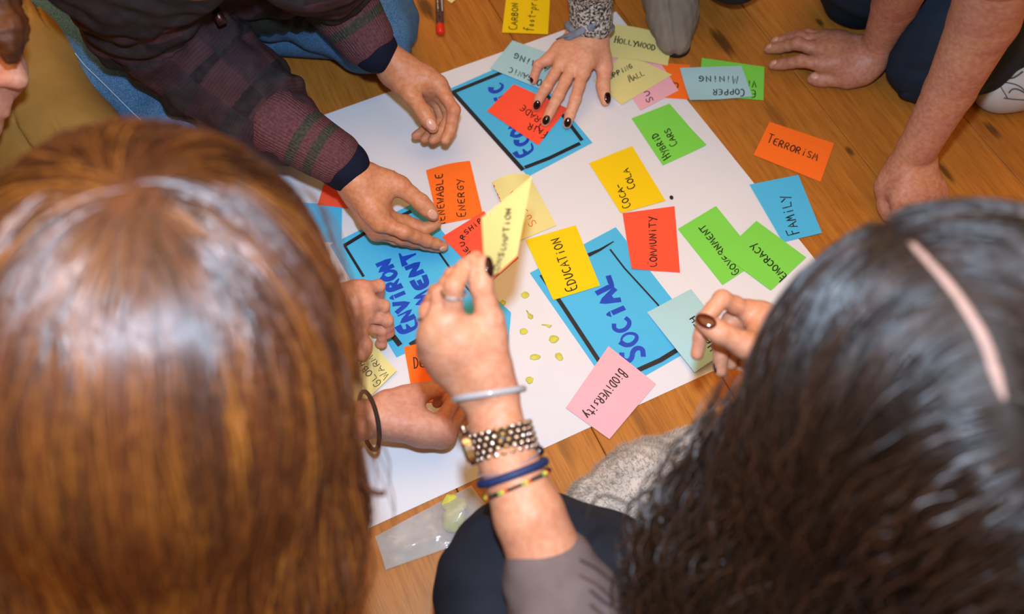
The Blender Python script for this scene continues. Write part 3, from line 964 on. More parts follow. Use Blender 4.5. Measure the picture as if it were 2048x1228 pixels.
# ================================================================== PERSON: speckled sleeve, hand pressing the fair trade card
p5 = empty('person', at(1190, -700), 'person in a speckled knit sleeve pressing down the fair trade card with dark nails', 'person')
b = Blob(.006)
F5 = [hd([(1166, 143, .046), (1151, 196, .036), (1140, 229, .020), (1132, 256, .008)]),
      hd([(1146, 131, .048), (1117, 190, .038), (1101, 222, .020), (1087, 251, .008)]),
      hd([(1123, 124, .045), (1094, 172, .038), (1079, 196, .022), (1070, 220, .009)]),
      hd([(1100, 116, .038), (1076, 130, .034), (1069, 151, .020), (1066, 168, .009)])]
T5 = hd([(1196, 88, .042), (1209, 134, .030), (1206, 171, .020), (1212, 211, .009)])
w5 = at(1178, 62, .058)
arm5 = [(at(1182, 20, .085), .026), (at(1184, -60, .16), .031), (at(1188, -190, .33), .042)]
hand(b, w5, arm5, F5, T5, .96, .024)
hm = b.mesh(.0018)
sh5 = at(1100, -560, .60)
bb = Blob(); bb.chain([at(1188, -190, .33), sh5], [.04, .05], .03)
hip5 = np.array([.20, 2.15, .22]); hc5 = sh5 + np.array([.13, -.02, .24])
bb.chain([sh5, sh5 + np.array([.28, .06, 0])], [.075, .075], .06); bb.cap(sh5 + np.array([.14, .04, -.05]), hip5, .12, .14, .06)
L5 = head(bb, hc5, (0, -.8, -.6), (0, -.5, .9), sh5 + np.array([.14, .02, .02]))
body = mesh_obj('body', *merge([hm, bb.mesh(.008)]), M['skin_fair'], p5)
for f in F5[:3]: nail(f[2], f[3], M['dark_polish'], p5, .96, w=.0058, l=.0085)
nail(F5[3][2], F5[3][3], M['dark_polish'], p5, .8, toward=F5[3][3] + np.array([-.6, -.4, .5]))
nail(T5[2], T5[3], M['dark_polish'], p5, 1.0, toward=T5[3] + np.array([.45, -.3, .8]), w=.0062, l=.010, r=.0082)
sl = Blob(); sl.chain([at(1183, 42, .075), at(1182, 0, .105), at(1184, -60, .165), at(1188, -190, .34)], [.034, .034, .042, .055], .01)
cloth('sleeve', sl, .0035, M['tweed'], p5, [at(1183, 42, .075), at(1184, -60, .165), at(1188, -190, .34)], .0015, .03, 3, .0012)
js = Blob(); js.cap(at(1188, -190, .34), sh5, .055, .07, .03); js.cap(sh5, sh5 + np.array([.28, .06, 0]), .09, None, .05); js.cap(sh5 + np.array([.14, .04, -.05]), hip5, .15, .17, .08)
cloth('sweater', js, .01, M['tweed'], p5, None)
lg = Blob(); lg.cap(hip5, at(1470, -62, .10), .11, .055, .05); lg.cap(hip5, at(1320, -300, .32), .11, .08, .05); lg.cap(at(1320, -300, .32), at(1330, -110, .10), .075, .055, .05)
cloth('trousers', lg, .008, M['black_shirt'], p5, None)
sb = Blob(); sb.chain([at(1346, 78, .026), at(1345, 30, .036), at(1338, -40, .055), at(1332, -120, .085)], [.024, .036, .045, .05], .03)
sb.cap(at(1352, 85, .014), at(1338, -110, .016), .020, .036, .02)
V, F = sb.mesh(.003); N = vnormals(V, F); pxv = px_of(V)
ridge = np.exp(-((pxv[:, 0] - (1331 + (pxv[:, 1] - 0) * .16)) / 7) ** 2) * (pxv[:, 1] > -60)
V = V - N * (ridge * .006)[:, None] + N * (.0008 * waves(V, 6, .012, .04, 4))[:, None]; V[:, 2] = np.maximum(V[:, 2], .004)
shoe = mesh_obj('suede_shoe', V, F, M['suede'], p5)
sl_ = Blob(); sl_.cap(at(1352, 92, .004), at(1338, -110, .004), .024, .042, .01); V, F = sl_.mesh(.004); V[:, 2] = np.clip(V[:, 2], .0005, .009)
mesh_obj('sole', V, F, simple('dark_rubber', '#1c1512', .8), shoe)
plain_hair(p5, L5, 1.0, M['brown_hair_shell'], .18); eyes(L5, p5)

# grey ribbon on the wrist
rb = empty('ribbon_bracelet', w5, 'grey cloth ribbon knotted round the wrist below the speckled sleeve', 'bracelet')
M['ribbon'] = simple('grey_ribbon', '#767d8a', .7, .2, 80, .4, 400)
ax = nrm(arm5[0][0] - w5); xx = nrm(np.cross(ax, [0, 0, 1.0])); zz = np.cross(xx, ax)
cw = w5 + ax * .002
ring = [cw + xx * (.0345 * math.cos(a)) + zz * (.0265 * math.sin(a)) + ax * (.006 * math.cos(2 * a)) for a in np.linspace(0, 2 * math.pi, 40, endpoint=False)]
mb = MB(); mb.tube(ring, .0062, 10, True); band = mb.build('band', M['ribbon'], rb)
kn = at(1182, 55, .09); mb = MB(); mb.ellipsoid(kn, xx * .007, ax * .006, zz * .005); mb.build('knot', M['ribbon'], rb)
for pts in ([(1182, 55, .092), (1190, 44, .098), (1193, 30, .102), (1184, 18, .106)], [(1170, 57, .088), (1150, 66, .078), (1130, 72, .066), (1112, 79, .055)], [(1168, 60, .086), (1146, 72, .074), (1128, 82, .060), (1112, 88, .048)]):
    mb = MB(); mb.tube([P3(p) for p in pts], [.005, .0045, .003, .0008], 8, flat=((0, -.3, 1), .35)); mb.build('ribbon_tail', M['ribbon'], rb)

# ================================================================== PERSON: plaid jacket, two hands
p3 = empty('person', at(360, -150), 'person in a dark plaid bomber jacket and blue jeans reaching both hands over the poster', 'person')
b = Blob(.006)
FB = [hd([(876, 168, .125), (908, 220, .110), (901, 258, .092), (887, 287, .085)]),
      hd([(884, 186, .105), (901, 236, .088), (880, 267, .078), (860, 284, .078)]),
      hd([(872, 194, .088), (887, 240, .072), (862, 268, .066), (844, 281, .068)]),
      hd([(856, 196, .074), (866, 240, .062), (842, 266, .060), (825, 274, .062)])]
TB = hd([(788, 148, .125), (819, 186, .125), (846, 224, .115), (872, 264, .10)])
wB = at(786, 128, .135)
armB = [(at(757, 86, .15), .027), (at(735, 55, .17), .031), (at(690, -20, .21), .038), (at(640, -120, .33), .045)]
hand(b, wB, armB, FB, TB, 1.0, .025, .0135); hmB = b.mesh(.0018)
b = Blob(.006)
FC = [hd([(761, 444, .100), (808, 464, .090), (853, 481, .058), (893, 494, .030)]),
      hd([(772, 436, .082), (812, 444, .062), (850, 458, .052), (880, 444, .056)]),
      hd([(762, 458, .070), (804, 476, .058), (850, 488, .032), (884, 498, .016)]),
      hd([(752, 464, .056), (790, 478, .042), (824, 487, .024), (848, 489, .014)])]
TC = hd([(738, 352, .125), (800, 372, .115), (842, 405, .095), (874, 438, .075)])
wC = at(706, 362, .125)
armC = [(at(682, 328, .14), .028), (at(655, 300, .15), .032), (at(560, 240, .16), .038), (at(430, 140, .205), .045)]
hand(b, wC, armC, FC, TC, 1.03, .026, .014); hmC = b.mesh(.0018)
shR, shL = at(235, -110, .44), at(520, -380, .60)
bb = Blob(); bb.chain([at(430, 140, .205), at(300, 20, .28), shR], [.042, .046, .05], .01); bb.chain([at(640, -120, .33), shL], [.045, .05], .03)
hip3 = at(300, -400, .18); neck3 = (shR + shL) / 2 + np.array([0, .0, .05])
bb.cap(shR, shL, .07, None, .05); bb.cap((shR + shL) / 2, hip3, .11, .13, .06)
L3 = head(bb, neck3 + np.array([.06, -.05, .17]), (.55, -.6, -.6), (.2, -.4, .9), neck3)
mesh_obj('body', *merge([hmB, hmC, bb.mesh(.009)]), M['skin_tan'], p3)
nail(TB[2], TB[3], M['bare_nail'], p3, 1.15, w=.0062, l=.009, r=.0085); nail(TC[2], TC[3], M['bare_nail'], p3, 1.1, w=.0062, l=.0085, r=.0085)
nail(FC[0][2], FC[0][3], M['bare_nail'], p3, 1.0, toward=FC[0][3] + np.array([.2, -.9, .3]))
axR = [shR, at(300, 20, .28), at(420, 140, .205), at(510, 210, .172), at(572, 256, .16)]
sl = Blob(); sl.chain(axR, [.085, .080, .070, .062, .050], .03)
cloth('jacket_sleeve', sl, .0045, M['plaid'], p3, axR, .0055, .052, 2, .003)
axL = [shL, at(610, -130, .40), at(668, -30, .235)]
sl = Blob(); sl.chain(axL, [.10, .08, .055], .03)
cloth('jacket_sleeve', sl, .006, M['plaid'], p3, axL, .004, .05, 5, .002)
for a, c_, r0, r1, n0, n1 in ((at(560, 247, .175), at(668, 314, .152), .046, .037, at(655, 306, .152), at(690, 332, .142)), (at(655, -38, .235), at(728, 72, .175), .058, .041, at(720, 60, .178), at(748, 98, .160))):
    sl = Blob(); sl.chain([a, c_], [r0, r1], .01); cf = cloth('rib_cuff', sl, .003, M['rib'], p3, [a, c_], 0, .05, 5, .0006)
    sl = Blob(); sl.chain([n0, n1], [.036, .034], .01); cloth('inner_cuff', sl, .003, M['navy'], p3, [n0, n1], 0, .05, 6, .0008)
tb = Blob(); tb.cap(shR, shL, .09, .09, .06); tb.cap((shR + shL) / 2 + np.array([0, .08, -.02]), hip3, .14, .15, .08); tb.cap(shR, at(400, -50, .30), .07, .055, .05)
tb.cap(at(400, -40, .27), at(590, -35, .22), .055, .045, .05)
cloth('jacket', tb, .007, M['plaid'], p3, [shR, at(420, -60, .3), at(600, -20, .22)], .003, .11, 8, .004)
hm_ = Blob(); hm_.cap(at(470, 8, .20), at(625, 10, .17), .042, .032, .04); cloth('jacket_hem', hm_, .005, simple('dark_olive_rib', '#1b1a14', .9, .2), p3, [at(470, 8, .20), at(625, 10, .17)], .002, .02, 4, .002)
zp = MB(); zp.tube([at(428, 8, .33), at(436, 30, .322), at(446, 48, .315)], [.004, .006, .006], 8); zp.build('zip_pull', simple('dark_metal', '#4a3030', .35, 0, metal=.8), p3)
axj = [at(520, -60, .16), at(735, 46, .085)]
jl = Blob(); jl.chain([hip3, axj[0], axj[1]], [.11, .085, .070], .05); jl.cap(axj[1], at(745, 52, .07), .068, .066, .03)
cloth('jeans', jl, .005, M['denim'], p3, axj, .0025, .07, 9, .0022)
jl = Blob(); jl.chain([at(735, 52, .06), at(420, 40, .05)], [.055, .05], .05); V, F = jl.mesh(.006); V[:, 2] = np.maximum(V[:, 2], .003); mesh_obj('jeans', V, F, M['denim'], p3)
axj = [at(40, -40, .13), at(250, 140, .10), at(440, 320, .075)]
jl = Blob(); jl.chain([hip3] + axj, [.11, .095, .085, .065], .05)
jr = cloth('jeans', jl, .006, M['denim'], p3, axj, .004, .11, 11, .003)
M['seam'] = simple('pale_stitching', '#9db9cf', .8, 0)
def on_surf(blob, pts, lift=.001):
    out = []
    for px, py in pts:
        d = nrm(ray(px, py)); t = .3
        for _ in range(80):
            dd = float(blob.dist((CAM + d * t)[None])[0]); t += dd * .9
            if abs(dd) < .0003: break
        out.append(CAM + d * (t - lift))
    return out
sm = MB(); sm.tube(chaikin(on_surf(jl, [(150, 106), (170, 132), (200, 160), (235, 195), (275, 235), (310, 262)], .004), 2), .0008, 5); sm.build('seam', M['seam'], jr)
plain_hair(p3, L3, 1.0, M['dark_hair_shell']); eyes(L3, p3)

# ================================================================== PERSON: khaki trousers, face in profile
p4 = empty('person', at(-160, -40), 'person in khaki trousers whose nose and lips show in profile beside the brown hair', 'person')
f4 = nrm(CX * .95 - CU * .22 - CF * .1); u4 = nrm(CU * .95 + CX * .18 - CF * .25)
f4, u4, r4 = basis(f4, u4)
tip4 = atd(44, 158, 1.02)
c4 = tip4 - f4 * .112 + u4 * .032
bb = Blob(); nk4 = c4 - u4 * .15 - f4 * .05
sh4 = [at(-330, 20, .42), at(-420, 330, .42)]
L4 = head(bb, c4, f4, u4, nk4)
m4 = np.array([-1.10, .60, .38]); hip4 = np.array([-1.40, .62, .16])
bb.cap(nk4, m4, .055, .09, .05); bb.cap(m4 + np.array([0, .17, 0]), m4 + np.array([0, -.17, 0]), .06, None, .05); bb.cap(m4, hip4, .11, .13, .06)
mesh_obj('body', *bb.mesh(.004), M['skin_pink'], p4)
eyes(L4, p4); plain_hair(p4, L4, 1.02, M['brown_hair_shell'], .1)
lk4 = Blob(); lk4.chain([L4(0, .05, .09), atd(-14, -10, .95), atd(12, 60, .95), atd(20, 112, .955)], [.03, .024, .020, .009], .01)
V, F = lk4.mesh(.004); N = vnormals(V, F); mesh_obj('hair_lock', V + N * (.002 * waves(V, 6, .008, .03, 2))[:, None], F, M['brown_hair_shell'], p4)
st = MB(); st.ellipsoid(L4(-.012, .100, -.036), np.array([.002, 0, 0]), np.array([0, .002, 0]), np.array([0, 0, .002])); st.build('nose_stud', simple('steel', '#cfd2d6', .15, 0, metal=1), p4)
axk = [at(-125, -30, .16), at(14, 150, .15), at(146, 330, .12)]
kb = Blob(); kb.chain([hip4 + np.array([.06, .12, 0])] + axk, [.12, .088, .088, .085], .06); kb.cap(axk[2], at(-200, 420, .07), .075, .06, .05)
V, F = kb.mesh(.004); N = vnormals(V, F); lu, lv = limb_uv(V, axk)
q = px_of(V); th = np.arctan2(q[:, 1] + 60, q[:, 0] - 40)
V = V - N * (.007 * np.exp(-(np.sin(th * 12 + .8 * waves(V, 3, .1, .3, 5)) / .22) ** 2) * np.clip(waves(V, 3, .1, .25, 6) + .5, 0, 1.5))[:, None]
mesh_obj('trousers', V, F, M['khaki'], p4)
tb = Blob(); tb.cap(m4 + np.array([0, .17, 0]), m4 + np.array([0, -.17, 0]), .085, None, .05); tb.cap(m4, hip4, .14, .15, .06)
cloth('sweater', tb, .01, simple('brown_knit', '#3a2416', .9, .2), p4, None)

# ================================================================== PERSON: bare forearms, navy jeans, kneeling
p6 = empty('person', at(2000, -350), 'person with bare forearms kneeling in navy jeans and leaning on both hands', 'person')
b = Blob(.006)
FH = [hd([(1648, 128, .036), (1602, 122, .036), (1568, 128, .018), (1538, 131, .009)]),
      hd([(1642, 102, .038), (1595, 87, .040), (1560, 95, .020), (1529, 99, .009)]),
      hd([(1645, 84, .036), (1600, 74, .036), (1570, 80, .018), (1541, 86, .009)]),
      hd([(1652, 76, .030), (1617, 68, .028), (1592, 70, .016), (1569, 73, .008)])]
TH = hd([(1722, 148, .028), (1692, 158, .020), (1648, 158, .014), (1614, 157, .011)])
wH = at(1742, 112, .042)
armH = [(at(1762, 78, .075), .030), (at(1790, 10, .16), .037), (at(1835, -90, .30), .043)]
hand(b, wH, armH, FH, TH, 1.08, .027, .0145); hmH = b.mesh(.0019)
b = Blob(.006)
FI = [hd([(1800, 398, .060), (1795, 436, .040), (1800, 420, .012), (1808, 398, .010)]),
      hd([(1832, 404, .062), (1832, 442, .038), (1834, 424, .012), (1838, 402, .010)]),
      hd([(1858, 402, .056), (1862, 438, .034), (1862, 420, .012), (1862, 400, .010)]),
      hd([(1880, 394, .048), (1888, 424, .030), (1886, 408, .012), (1884, 390, .010)])]
TI = hd([(1786, 350, .060), (1769, 374, .048), (1771, 408, .030), (1777, 442, .012)])
wI = at(1826, 326, .085)
armI = [(at(1838, 292, .115), .031), (at(1900, 180, .21), .037), (at(1968, 40, .33), .046), (at(2010, -90, .44), .050)]
hand(b, wI, armI, FI, TI, 1.04, .029, .0145); hmI = b.mesh(.0019)
sa, sb6 = at(1940, -420, .60), at(2110, -420, .60)
bb = Blob(); bb.chain([at(1835, -90, .30), sa], [.043, .052], .03); bb.chain([at(2010, -90, .44), sb6], [.05, .052], .03)
hip6 = np.array([1.35, 1.75, .35]); mid6 = (sa + sb6) / 2
bb.cap(sa, sb6, .075, None, .05); bb.cap(mid6, hip6, .12, .14, .06)
L6 = head(bb, mid6 + np.array([-.06, -.14, .16]), (-.4, -.6, -.7), (-.2, -.4, .9), mid6 + np.array([0, 0, .04]))
mesh_obj('body', *merge([hmH, hmI, bb.mesh(.009)]), M['skin_brown'], p6)
nail(TH[2], TH[3], M['bare_nail'], p6, 1.15, toward=TH[3] + np.array([-.4, -.1, .8]), w=.006, l=.0075, r=.0085)
for f in FH[:3]: nail(f[2], f[3], M['bare_nail'], p6, 1.0, toward=f[3] + np.array([-.3, 0, .9]), w=.0048, l=.006)
tb = Blob(); tb.cap(sa, sb6, .10, None, .05); tb.cap(mid6, hip6, .15, .16, .07); tb.cap(sa, (sa + at(1835, -90, .3)) / 2, .085, .07, .03); tb.cap(sb6, sb6 * .7 + at(2010, -90, .44) * .3, .075, .07, .03)
cloth('tee_shirt', tb, .01, M['teeshirt'], p6, None)
jl = Blob(); jl.chain([hip6, at(1930, 40, .13), at(1862, 122, .062)], [.13, .085, .060], .05); jl.cap(at(1900, 110, .075), at(2120, 45, .085), .072, .052, .04)
cloth('jeans', jl, .005, M['navy_denim'], p6, [hip6, at(1862, 122, .06)], .002, .06, 3, .0018)
jl = Blob(); jl.chain([hip6, at(1760, -90, .14), at(1722, -22, .055)], [.12, .085, .058], .05); jl.cap(at(1722, -22, .055), at(1850, -60, .055), .055, .05, .03)
cloth('jeans', jl, .006, M['navy_denim'], p6, [hip6, at(1722, -22, .06)], .002, .06, 4, .0018)
axs = [at(1990, 182, .034), at(2040, 160, .045), at(2110, 120, .07)]
sb = Blob(); sb.chain(axs, [.030, .040, .046], .03); sb.cap(at(2000, 190, .02), at(2130, 150, .02), .026, .03, .02)
V, F = sb.mesh(.003); V[:, 2] = np.maximum(V[:, 2], .012); snk = mesh_obj('sneaker', V, F, M['shoe_white'], p6)
so = Blob(); so.chain([at(1990, 186, .01), at(2050, 174, .01), at(2140, 140, .01)], [.029, .040, .042], .02); V, F = so.mesh(.004); V[:, 2] = np.clip(V[:, 2], .0005, .018); mesh_obj('sole', V, F, M['shoe_white'], snk)
for pts, r in (([(1992, 158), (2004, 178), (2016, 198)], .0010), ([(2000, 164), (2022, 166), (2040, 172), (2052, 184)], .0009), ([(2008, 196), (2030, 199), (2052, 200)], .0009), ([(2002, 152), (2018, 157), (2030, 155), (2046, 143)], .0014), ([(2018, 186), (2024, 178), (2036, 178), (2050, 186)], .0012)):
    mb = MB(); mb.tube(chaikin(on_surf(sb, pts, .0008), 2), r, 5); mb.build('seam', M['shoe_grey'], snk)
plain_hair(p6, L6, 1.0, M['dark_hair_shell']); eyes(L6, p6)


# ================================================================== PERSON: long brown hair
p1 = empty('person', (-.30, -.05, 0), 'person with long straight chestnut brown hair seen from behind leaning over the poster', 'person')
c1 = atd(300, 725, .605)
b = Blob(.006)
FD = [hd([(726, 578, .115), (757, 572, .100), (757, 588, .080), (744, 598, .078)]),
      hd([(734, 604, .112), (766, 612, .092), (768, 634, .066), (752, 642, .066)]),
      hd([(730, 628, .100), (774, 640, .075), (778, 664, .045), (764, 672, .042)]),
      hd([(716, 648, .085), (764, 660, .058), (764, 686, .034), (752, 690, .032)])]
TD = hd([(690, 640, .090), (712, 664, .078), (728, 690, .064), (722, 720, .052)])
wD = at(668, 610, .115)
armD = [(at(640, 616, .125), .027), (at(520, 660, .16), .036), (at(400, 760, .24), .042)]
hand(b, wD, armD, FD, TD, .92, .025); hmD = b.mesh(.0018)
b = Blob(.006)
FE = [hd([(874, 856, .085), (908, 800, .075), (886, 794, .058), (868, 812, .052)]),
      hd([(886, 868, .070), (923, 820, .058), (908, 820, .035), (890, 834, .032)]),
      hd([(884, 872, .054), (926, 838, .040), (914, 836, .022), (898, 846, .018)]),
      hd([(876, 874, .040), (918, 854, .026), (908, 852, .014), (894, 856, .012)])]
TE = hd([(778, 806, .090), (836, 788, .085), (876, 776, .075), (908, 772, .066)])
wE = at(756, 838, .085)
armE = [(at(728, 840, .09), .027), (at(610, 868, .12), .035), (at(430, 948, .24), .042)]
hand(b, wE, armE, FE, TE, .98, .027, .0155); hmE = b.mesh(.0018)
dn = -CU
torso1 = atd(300, 1080, .80); hip1 = np.array([-.28, -.10, .16])
bb = Blob(); bb.chain([at(400, 760, .24), atd(180, 940, .80)], [.042, .05], .03); bb.chain([at(430, 960, .24), atd(480, 1060, .80)], [.042, .05], .03)
bb.cap(atd(180, 980, .80), atd(480, 1060, .80), .06, None, .05); bb.cap(torso1, hip1, .10, .13, .06)
f1 = nrm(np.array([.15, .75, -.65])); L1 = head(bb, c1 + CF * .03 - nrm(np.array([0, .55, .8])) * .03, f1, nrm(np.array([0, .55, .8])), torso1 + np.array([0, .03, .05]), .86)
mesh_obj('body', *merge([hmD, hmE, bb.mesh(.008)]), M['skin_pink'], p1)
tb = Blob(); tb.cap(atd(180, 990, .82), atd(480, 1070, .82), .08, None, .05); tb.cap(torso1, hip1, .125, .15, .06)
tb.chain([at(410, 770, .24), atd(180, 940, .80)], [.05, .06], .03); tb.chain([at(440, 965, .24), atd(480, 1060, .80)], [.05, .06], .03)
cloth('sweater', tb, .009, M['black_shirt'], p1, None)
lg = Blob(); lg.chain([hip1, np.array([-.62, .18, .10]), np.array([-.34, .10, .07])], [.13, .09, .06], .04); lg.chain([hip1, np.array([-.12, .05, .10]), np.array([-.32, .16, .07])], [.13, .08, .055], .04)
cloth('trousers', lg, .009, M['navy_denim'], p1, None); eyes(L1, p1, .86)
# hair: a full shell with strands over it
hs = Blob(); hs.ell(c1, [.124, .150, .126], [CX, CU, CF], .02)
hs.chain([atd(300, 850, .65), atd(325, 1020, .70), atd(320, 1300, .81), atd(320, 1520, .90)], [.118, .142, .160, .17], .03)
V, F = hs.mesh(.005); N = vnormals(V, F)
hair1 = mesh_obj('hair', V - N * .002, F, M['brown_hair_shell'], p1)
crown1 = atd(225, 420, .50)
def field1(P):
    q = P - crown1; q = q / (np.linalg.norm(q, axis=1, keepdims=True) + .02)
    px = px_of(P); dy = np.clip((px[:, 1:2] - 250) / 500, 0, 1.4)
    return q * (1.15 - .55 * dy) + (-CU * .9 + np.array([0, 0, -.25]))[None] * (.25 + dy) + CX[None] * (.10 * (px[:, :1] - 330) / 400)
vis = lambda X: ((px_of(X)[:, 0] < 800) & (px_of(X)[:, 1] < 1400) & (((X - c1) @ (CAM - c1)) > -.02)) * 1.0
roots = sample_faces(V, F, 8500, 1, vis)
pts, R = grow(hs, roots, field1, 18, .0135, RNG.uniform(.000, .006, 8500), wave=.0022, wfreq=.12, seed=2, rad=.00062, clump=.27)
strands_mesh('hair_strands', pts, R, M['brown_hair'], hair1, locks=1.0)
roots = sample_faces(V, F, 90, 5, lambda X: vis(X) * (px_of(X)[:, 0] > 560))
pts, R = grow(hs, roots, field1, 14, .013, RNG.uniform(.006, .022, 90), wave=.008, wfreq=.15, seed=6, rad=.0006)
strands_mesh('flyaway_hair', pts, R, M['brown_hair'], hair1)
mb = MB(); mb.tube(chaikin([atd(690, 850, .66), atd(705, 920, .67), atd(722, 965, .68), atd(748, 988, .69), atd(770, 986, .69)], 3), .0026, 6); mb.build('hair_curl', M['brown_hair_shell'], hair1)

# hair tie on the wrist
axE = nrm(armE[0][0] - wE); M['elastic'] = simple('black_elastic', '#2a1a14', .8, .1)
def wrist_ring(c, n, ra, rb, hint, k=40):
    x = nrm(np.cross(n, hint)); y = np.cross(n, x)
    return [c + x * ra * math.cos(a) + y * rb * math.sin(a) for a in np.linspace(0, 2 * math.pi, k, endpoint=False)]
mb = MB(); mb.tube(wrist_ring(at(738, 841, .088), nrm(axE + np.array([0, -.15, .1])), .037, .031, np.array([0, 0, 1.0])), .0028, 8, True)
tag(mb.build('hair_tie', M['elastic']), 'thin black elastic hair tie worn on the wrist beside the brown hair', 'hair tie')

# ================================================================== PERSON: dark parted hair, watch arm
p2 = empty('person', (.34, -.08, 0), 'person with dark brown centre-parted hair seen from above holding up a cream card', 'person')
D_ = lambda *t: (t[0], t[1], t[2], 'd')
b = Blob(.005)
FF = [hd([D_(902, 640, .838), D_(908, 572, .822), D_(930, 536, .835), D_(958, 509, .850)]),
      hd([D_(874, 656, .840), D_(882, 590, .835), D_(905, 552, .862), D_(940, 530, .880)]),
      hd([D_(862, 680, .850), D_(857, 622, .852), D_(872, 585, .885), D_(900, 575, .900)]),
      hd([D_(860, 706, .866), D_(858, 672, .885), D_(862, 650, .905), D_(880, 650, .912)])]
TF = hd([D_(985, 722, .860), D_(981, 640, .848), D_(962, 572, .838), D_(966, 510, .838)])
wF = atd(978, 788, .868)
armF = [(atd(992, 845, .865), .0275), (atd(1016, 920, .86), .0305), (atd(1058, 1030, .855), .037), (atd(1110, 1160, .86), .042), (atd(1180, 1330, .86), .044)]
hand(b, wF, armF, FF, TF, .95, .0255, .0145); hmF = b.mesh(.0018)
b = Blob(.005)
FG = [hd([D_(1496, 622, .955), D_(1444, 598, .935), D_(1408, 640, .930), D_(1392, 718, .935)]),
      hd([D_(1500, 645, .972), D_(1462, 640, .965), D_(1440, 690, .960), D_(1442, 752, .965)]),
      hd([D_(1505, 668, .985), D_(1480, 668, .98), D_(1464, 700, .975), D_(1462, 738, .978)]),
      hd([D_(1512, 690, .998), D_(1494, 700, .99), D_(1484, 720, .985), D_(1482, 742, .985)])]
TG = hd([D_(1530, 705, .93), D_(1490, 690, .905), D_(1442, 666, .900), D_(1394, 638, .905)])
wG = atd(1585, 672, .97)
armG = [(atd(1620, 690, .975), .026), (atd(1700, 740, .98), .034), (atd(1850, 860, .95), .042)]
hand(b, wG, armG, FG, TG, .98, .025); hmG = b.mesh(.0018)
c2 = atd(1905, 792, .61)
s2a, s2b = atd(1300, 1480, .84), atd(2000, 1180, .82)
torso2 = np.array([.34, .03, .48]); hip2 = np.array([.36, -.16, .16])
bb = Blob(); bb.chain([atd(1180, 1330, .86), np.array([.20, .0, .46]), torso2], [.044, .05, .07], .04); bb.chain([atd(1850, 860, .95), np.array([.52, .06, .44]), torso2], [.042, .05, .07], .04); bb.cap(torso2, hip2, .11, .13, .06)
f2 = nrm(np.array([-.12, .7, -.7])); L2 = head(bb, c2 + CF * .03 - nrm(np.array([-.1, .6, .8])) * .03, f2, nrm(np.array([-.1, .6, .8])), torso2 + np.array([0, .02, .05]), .84)
mesh_obj('body', *merge([hmF, hmG, bb.mesh(.008)]), M['skin_watch'], p2)
nail(TF[2], TF[3], M['dark_polish'], p2, 1.05, toward=TF[3] + CX * .8 - CF * .6, w=.0058, l=.010, r=.0085)
nail(TG[2], TG[3], M['brown_polish'], p2, 1.1, toward=TG[3] - CF * .9 + CU * .25, w=.0066, l=.0105, r=.0085, back=.001)
nail(FG[1][2], FG[1][3], M['dark_polish'], p2, .9, toward=FG[1][3] - CX * .9)
axS = [atd(1100, 1150, .86), atd(1134, 1220, .858), atd(1190, 1340, .86)]
sl = Blob(); sl.chain(axS + [np.array([.20, .0, .46])], [.046, .050, .056, .065], .02); sl.cap(np.array([.20, 0, .46]), torso2, .065, .09, .05); sl.cap(torso2, hip2, .135, .15, .06); sl.cap(torso2, np.array([.52, .06, .44]), .09, .07, .05); sl.cap(np.array([.52, .06, .44]), atd(1800, 830, .96), .065, .048, .03)
cloth('sweater', sl, .0045, M['greyknit'], p2, axS, .0015, .06, 3, .0015)
kn2 = atd(1078, 1195, .98)
lg = Blob(); lg.chain([kn2, atd(1200, 1270, .99), hip2 + np.array([-.08, .02, .04])], [.108, .115, .12], .04); lg.cap(kn2, np.array([.04, .10, .08]), .085, .055, .05)
lg.cap(hip2, np.array([.52, .22, .12]), .13, .085, .05); lg.cap(np.array([.52, .22, .12]), at(1450, 965, .05), .075, .05, .04)
cloth('leggings', lg, .005, M['black_cloth'], p2, None, noise=.0016)
fbz = Blob(); fbz.chain([at(1200, 1020, .04), at(1290, 970, .045), at(1388, 918, .036), at(1440, 940, .05)], [.042, .045, .032, .045], .03)
V, F = fbz.mesh(.0035); N = vnormals(V, F); V = V + N * (.0014 * waves(V, 8, .012, .05, 4))[:, None]; V[:, 2] = np.maximum(V[:, 2], .003)
bt = mesh_obj('fleece_boot', V, F, M['fleece'], p2)
rt = sample_faces(V, F, 9000, 3); tt = np.linspace(0, 1, 4)[None, :, None]
dirs = RNG.normal(size=(9000, 3)) * .5; dirs += np.array([0, 0, .5]); nn_ = rt - at(1290, 970, .03); dirs += nn_ / np.linalg.norm(nn_, axis=1, keepdims=True)
dirs = dirs / np.linalg.norm(dirs, axis=1, keepdims=True) * .008
strands_mesh('fleece_pile', rt[:, None] + dirs[:, None] * tt, np.full((9000, 4), .00035) * np.linspace(1, .3, 4)[None], M['fleece'], bt)

hs = Blob(); hs.ell(c2, [.117, .126, .119], [CX, CU, CF], .02)
hs.chain([atd(1775, 820, .64), atd(1675, 970, .69), atd(1550, 1110, .74), atd(1490, 1330, .80)], [.084, .080, .086, .10], .03)
hs.chain([atd(1900, 860, .64), atd(1850, 1080, .70), atd(1800, 1330, .78), atd(1790, 1560, .86)], [.108, .125, .14, .16], .03)
V, F = hs.mesh(.005); N = vnormals(V, F)
hair2 = mesh_obj('hair', V - N * .002, F, M['dark_hair_shell'], p2)
part = [(1752, 428), (1800, 462), (1850, 515), (1900, 570), (1945, 635), (1975, 690), (1995, 760), (2010, 800)]
pp = on_surf(hs, part, -.0015)
pp_arr = np.array(chaikin(pp, 3)); ppx = px_of(pp_arr)
def part_side(px):
    d = px[:, None] - ppx[None]; i = (d ** 2).sum(-1).argmin(1)
    tg = np.gradient(ppx, axis=0)[i]; q = d[np.arange(len(px)), i]
    dist = np.sqrt((q ** 2).sum(1))
    return np.sign(tg[:, 0] * q[:, 1] - tg[:, 1] * q[:, 0]), dist
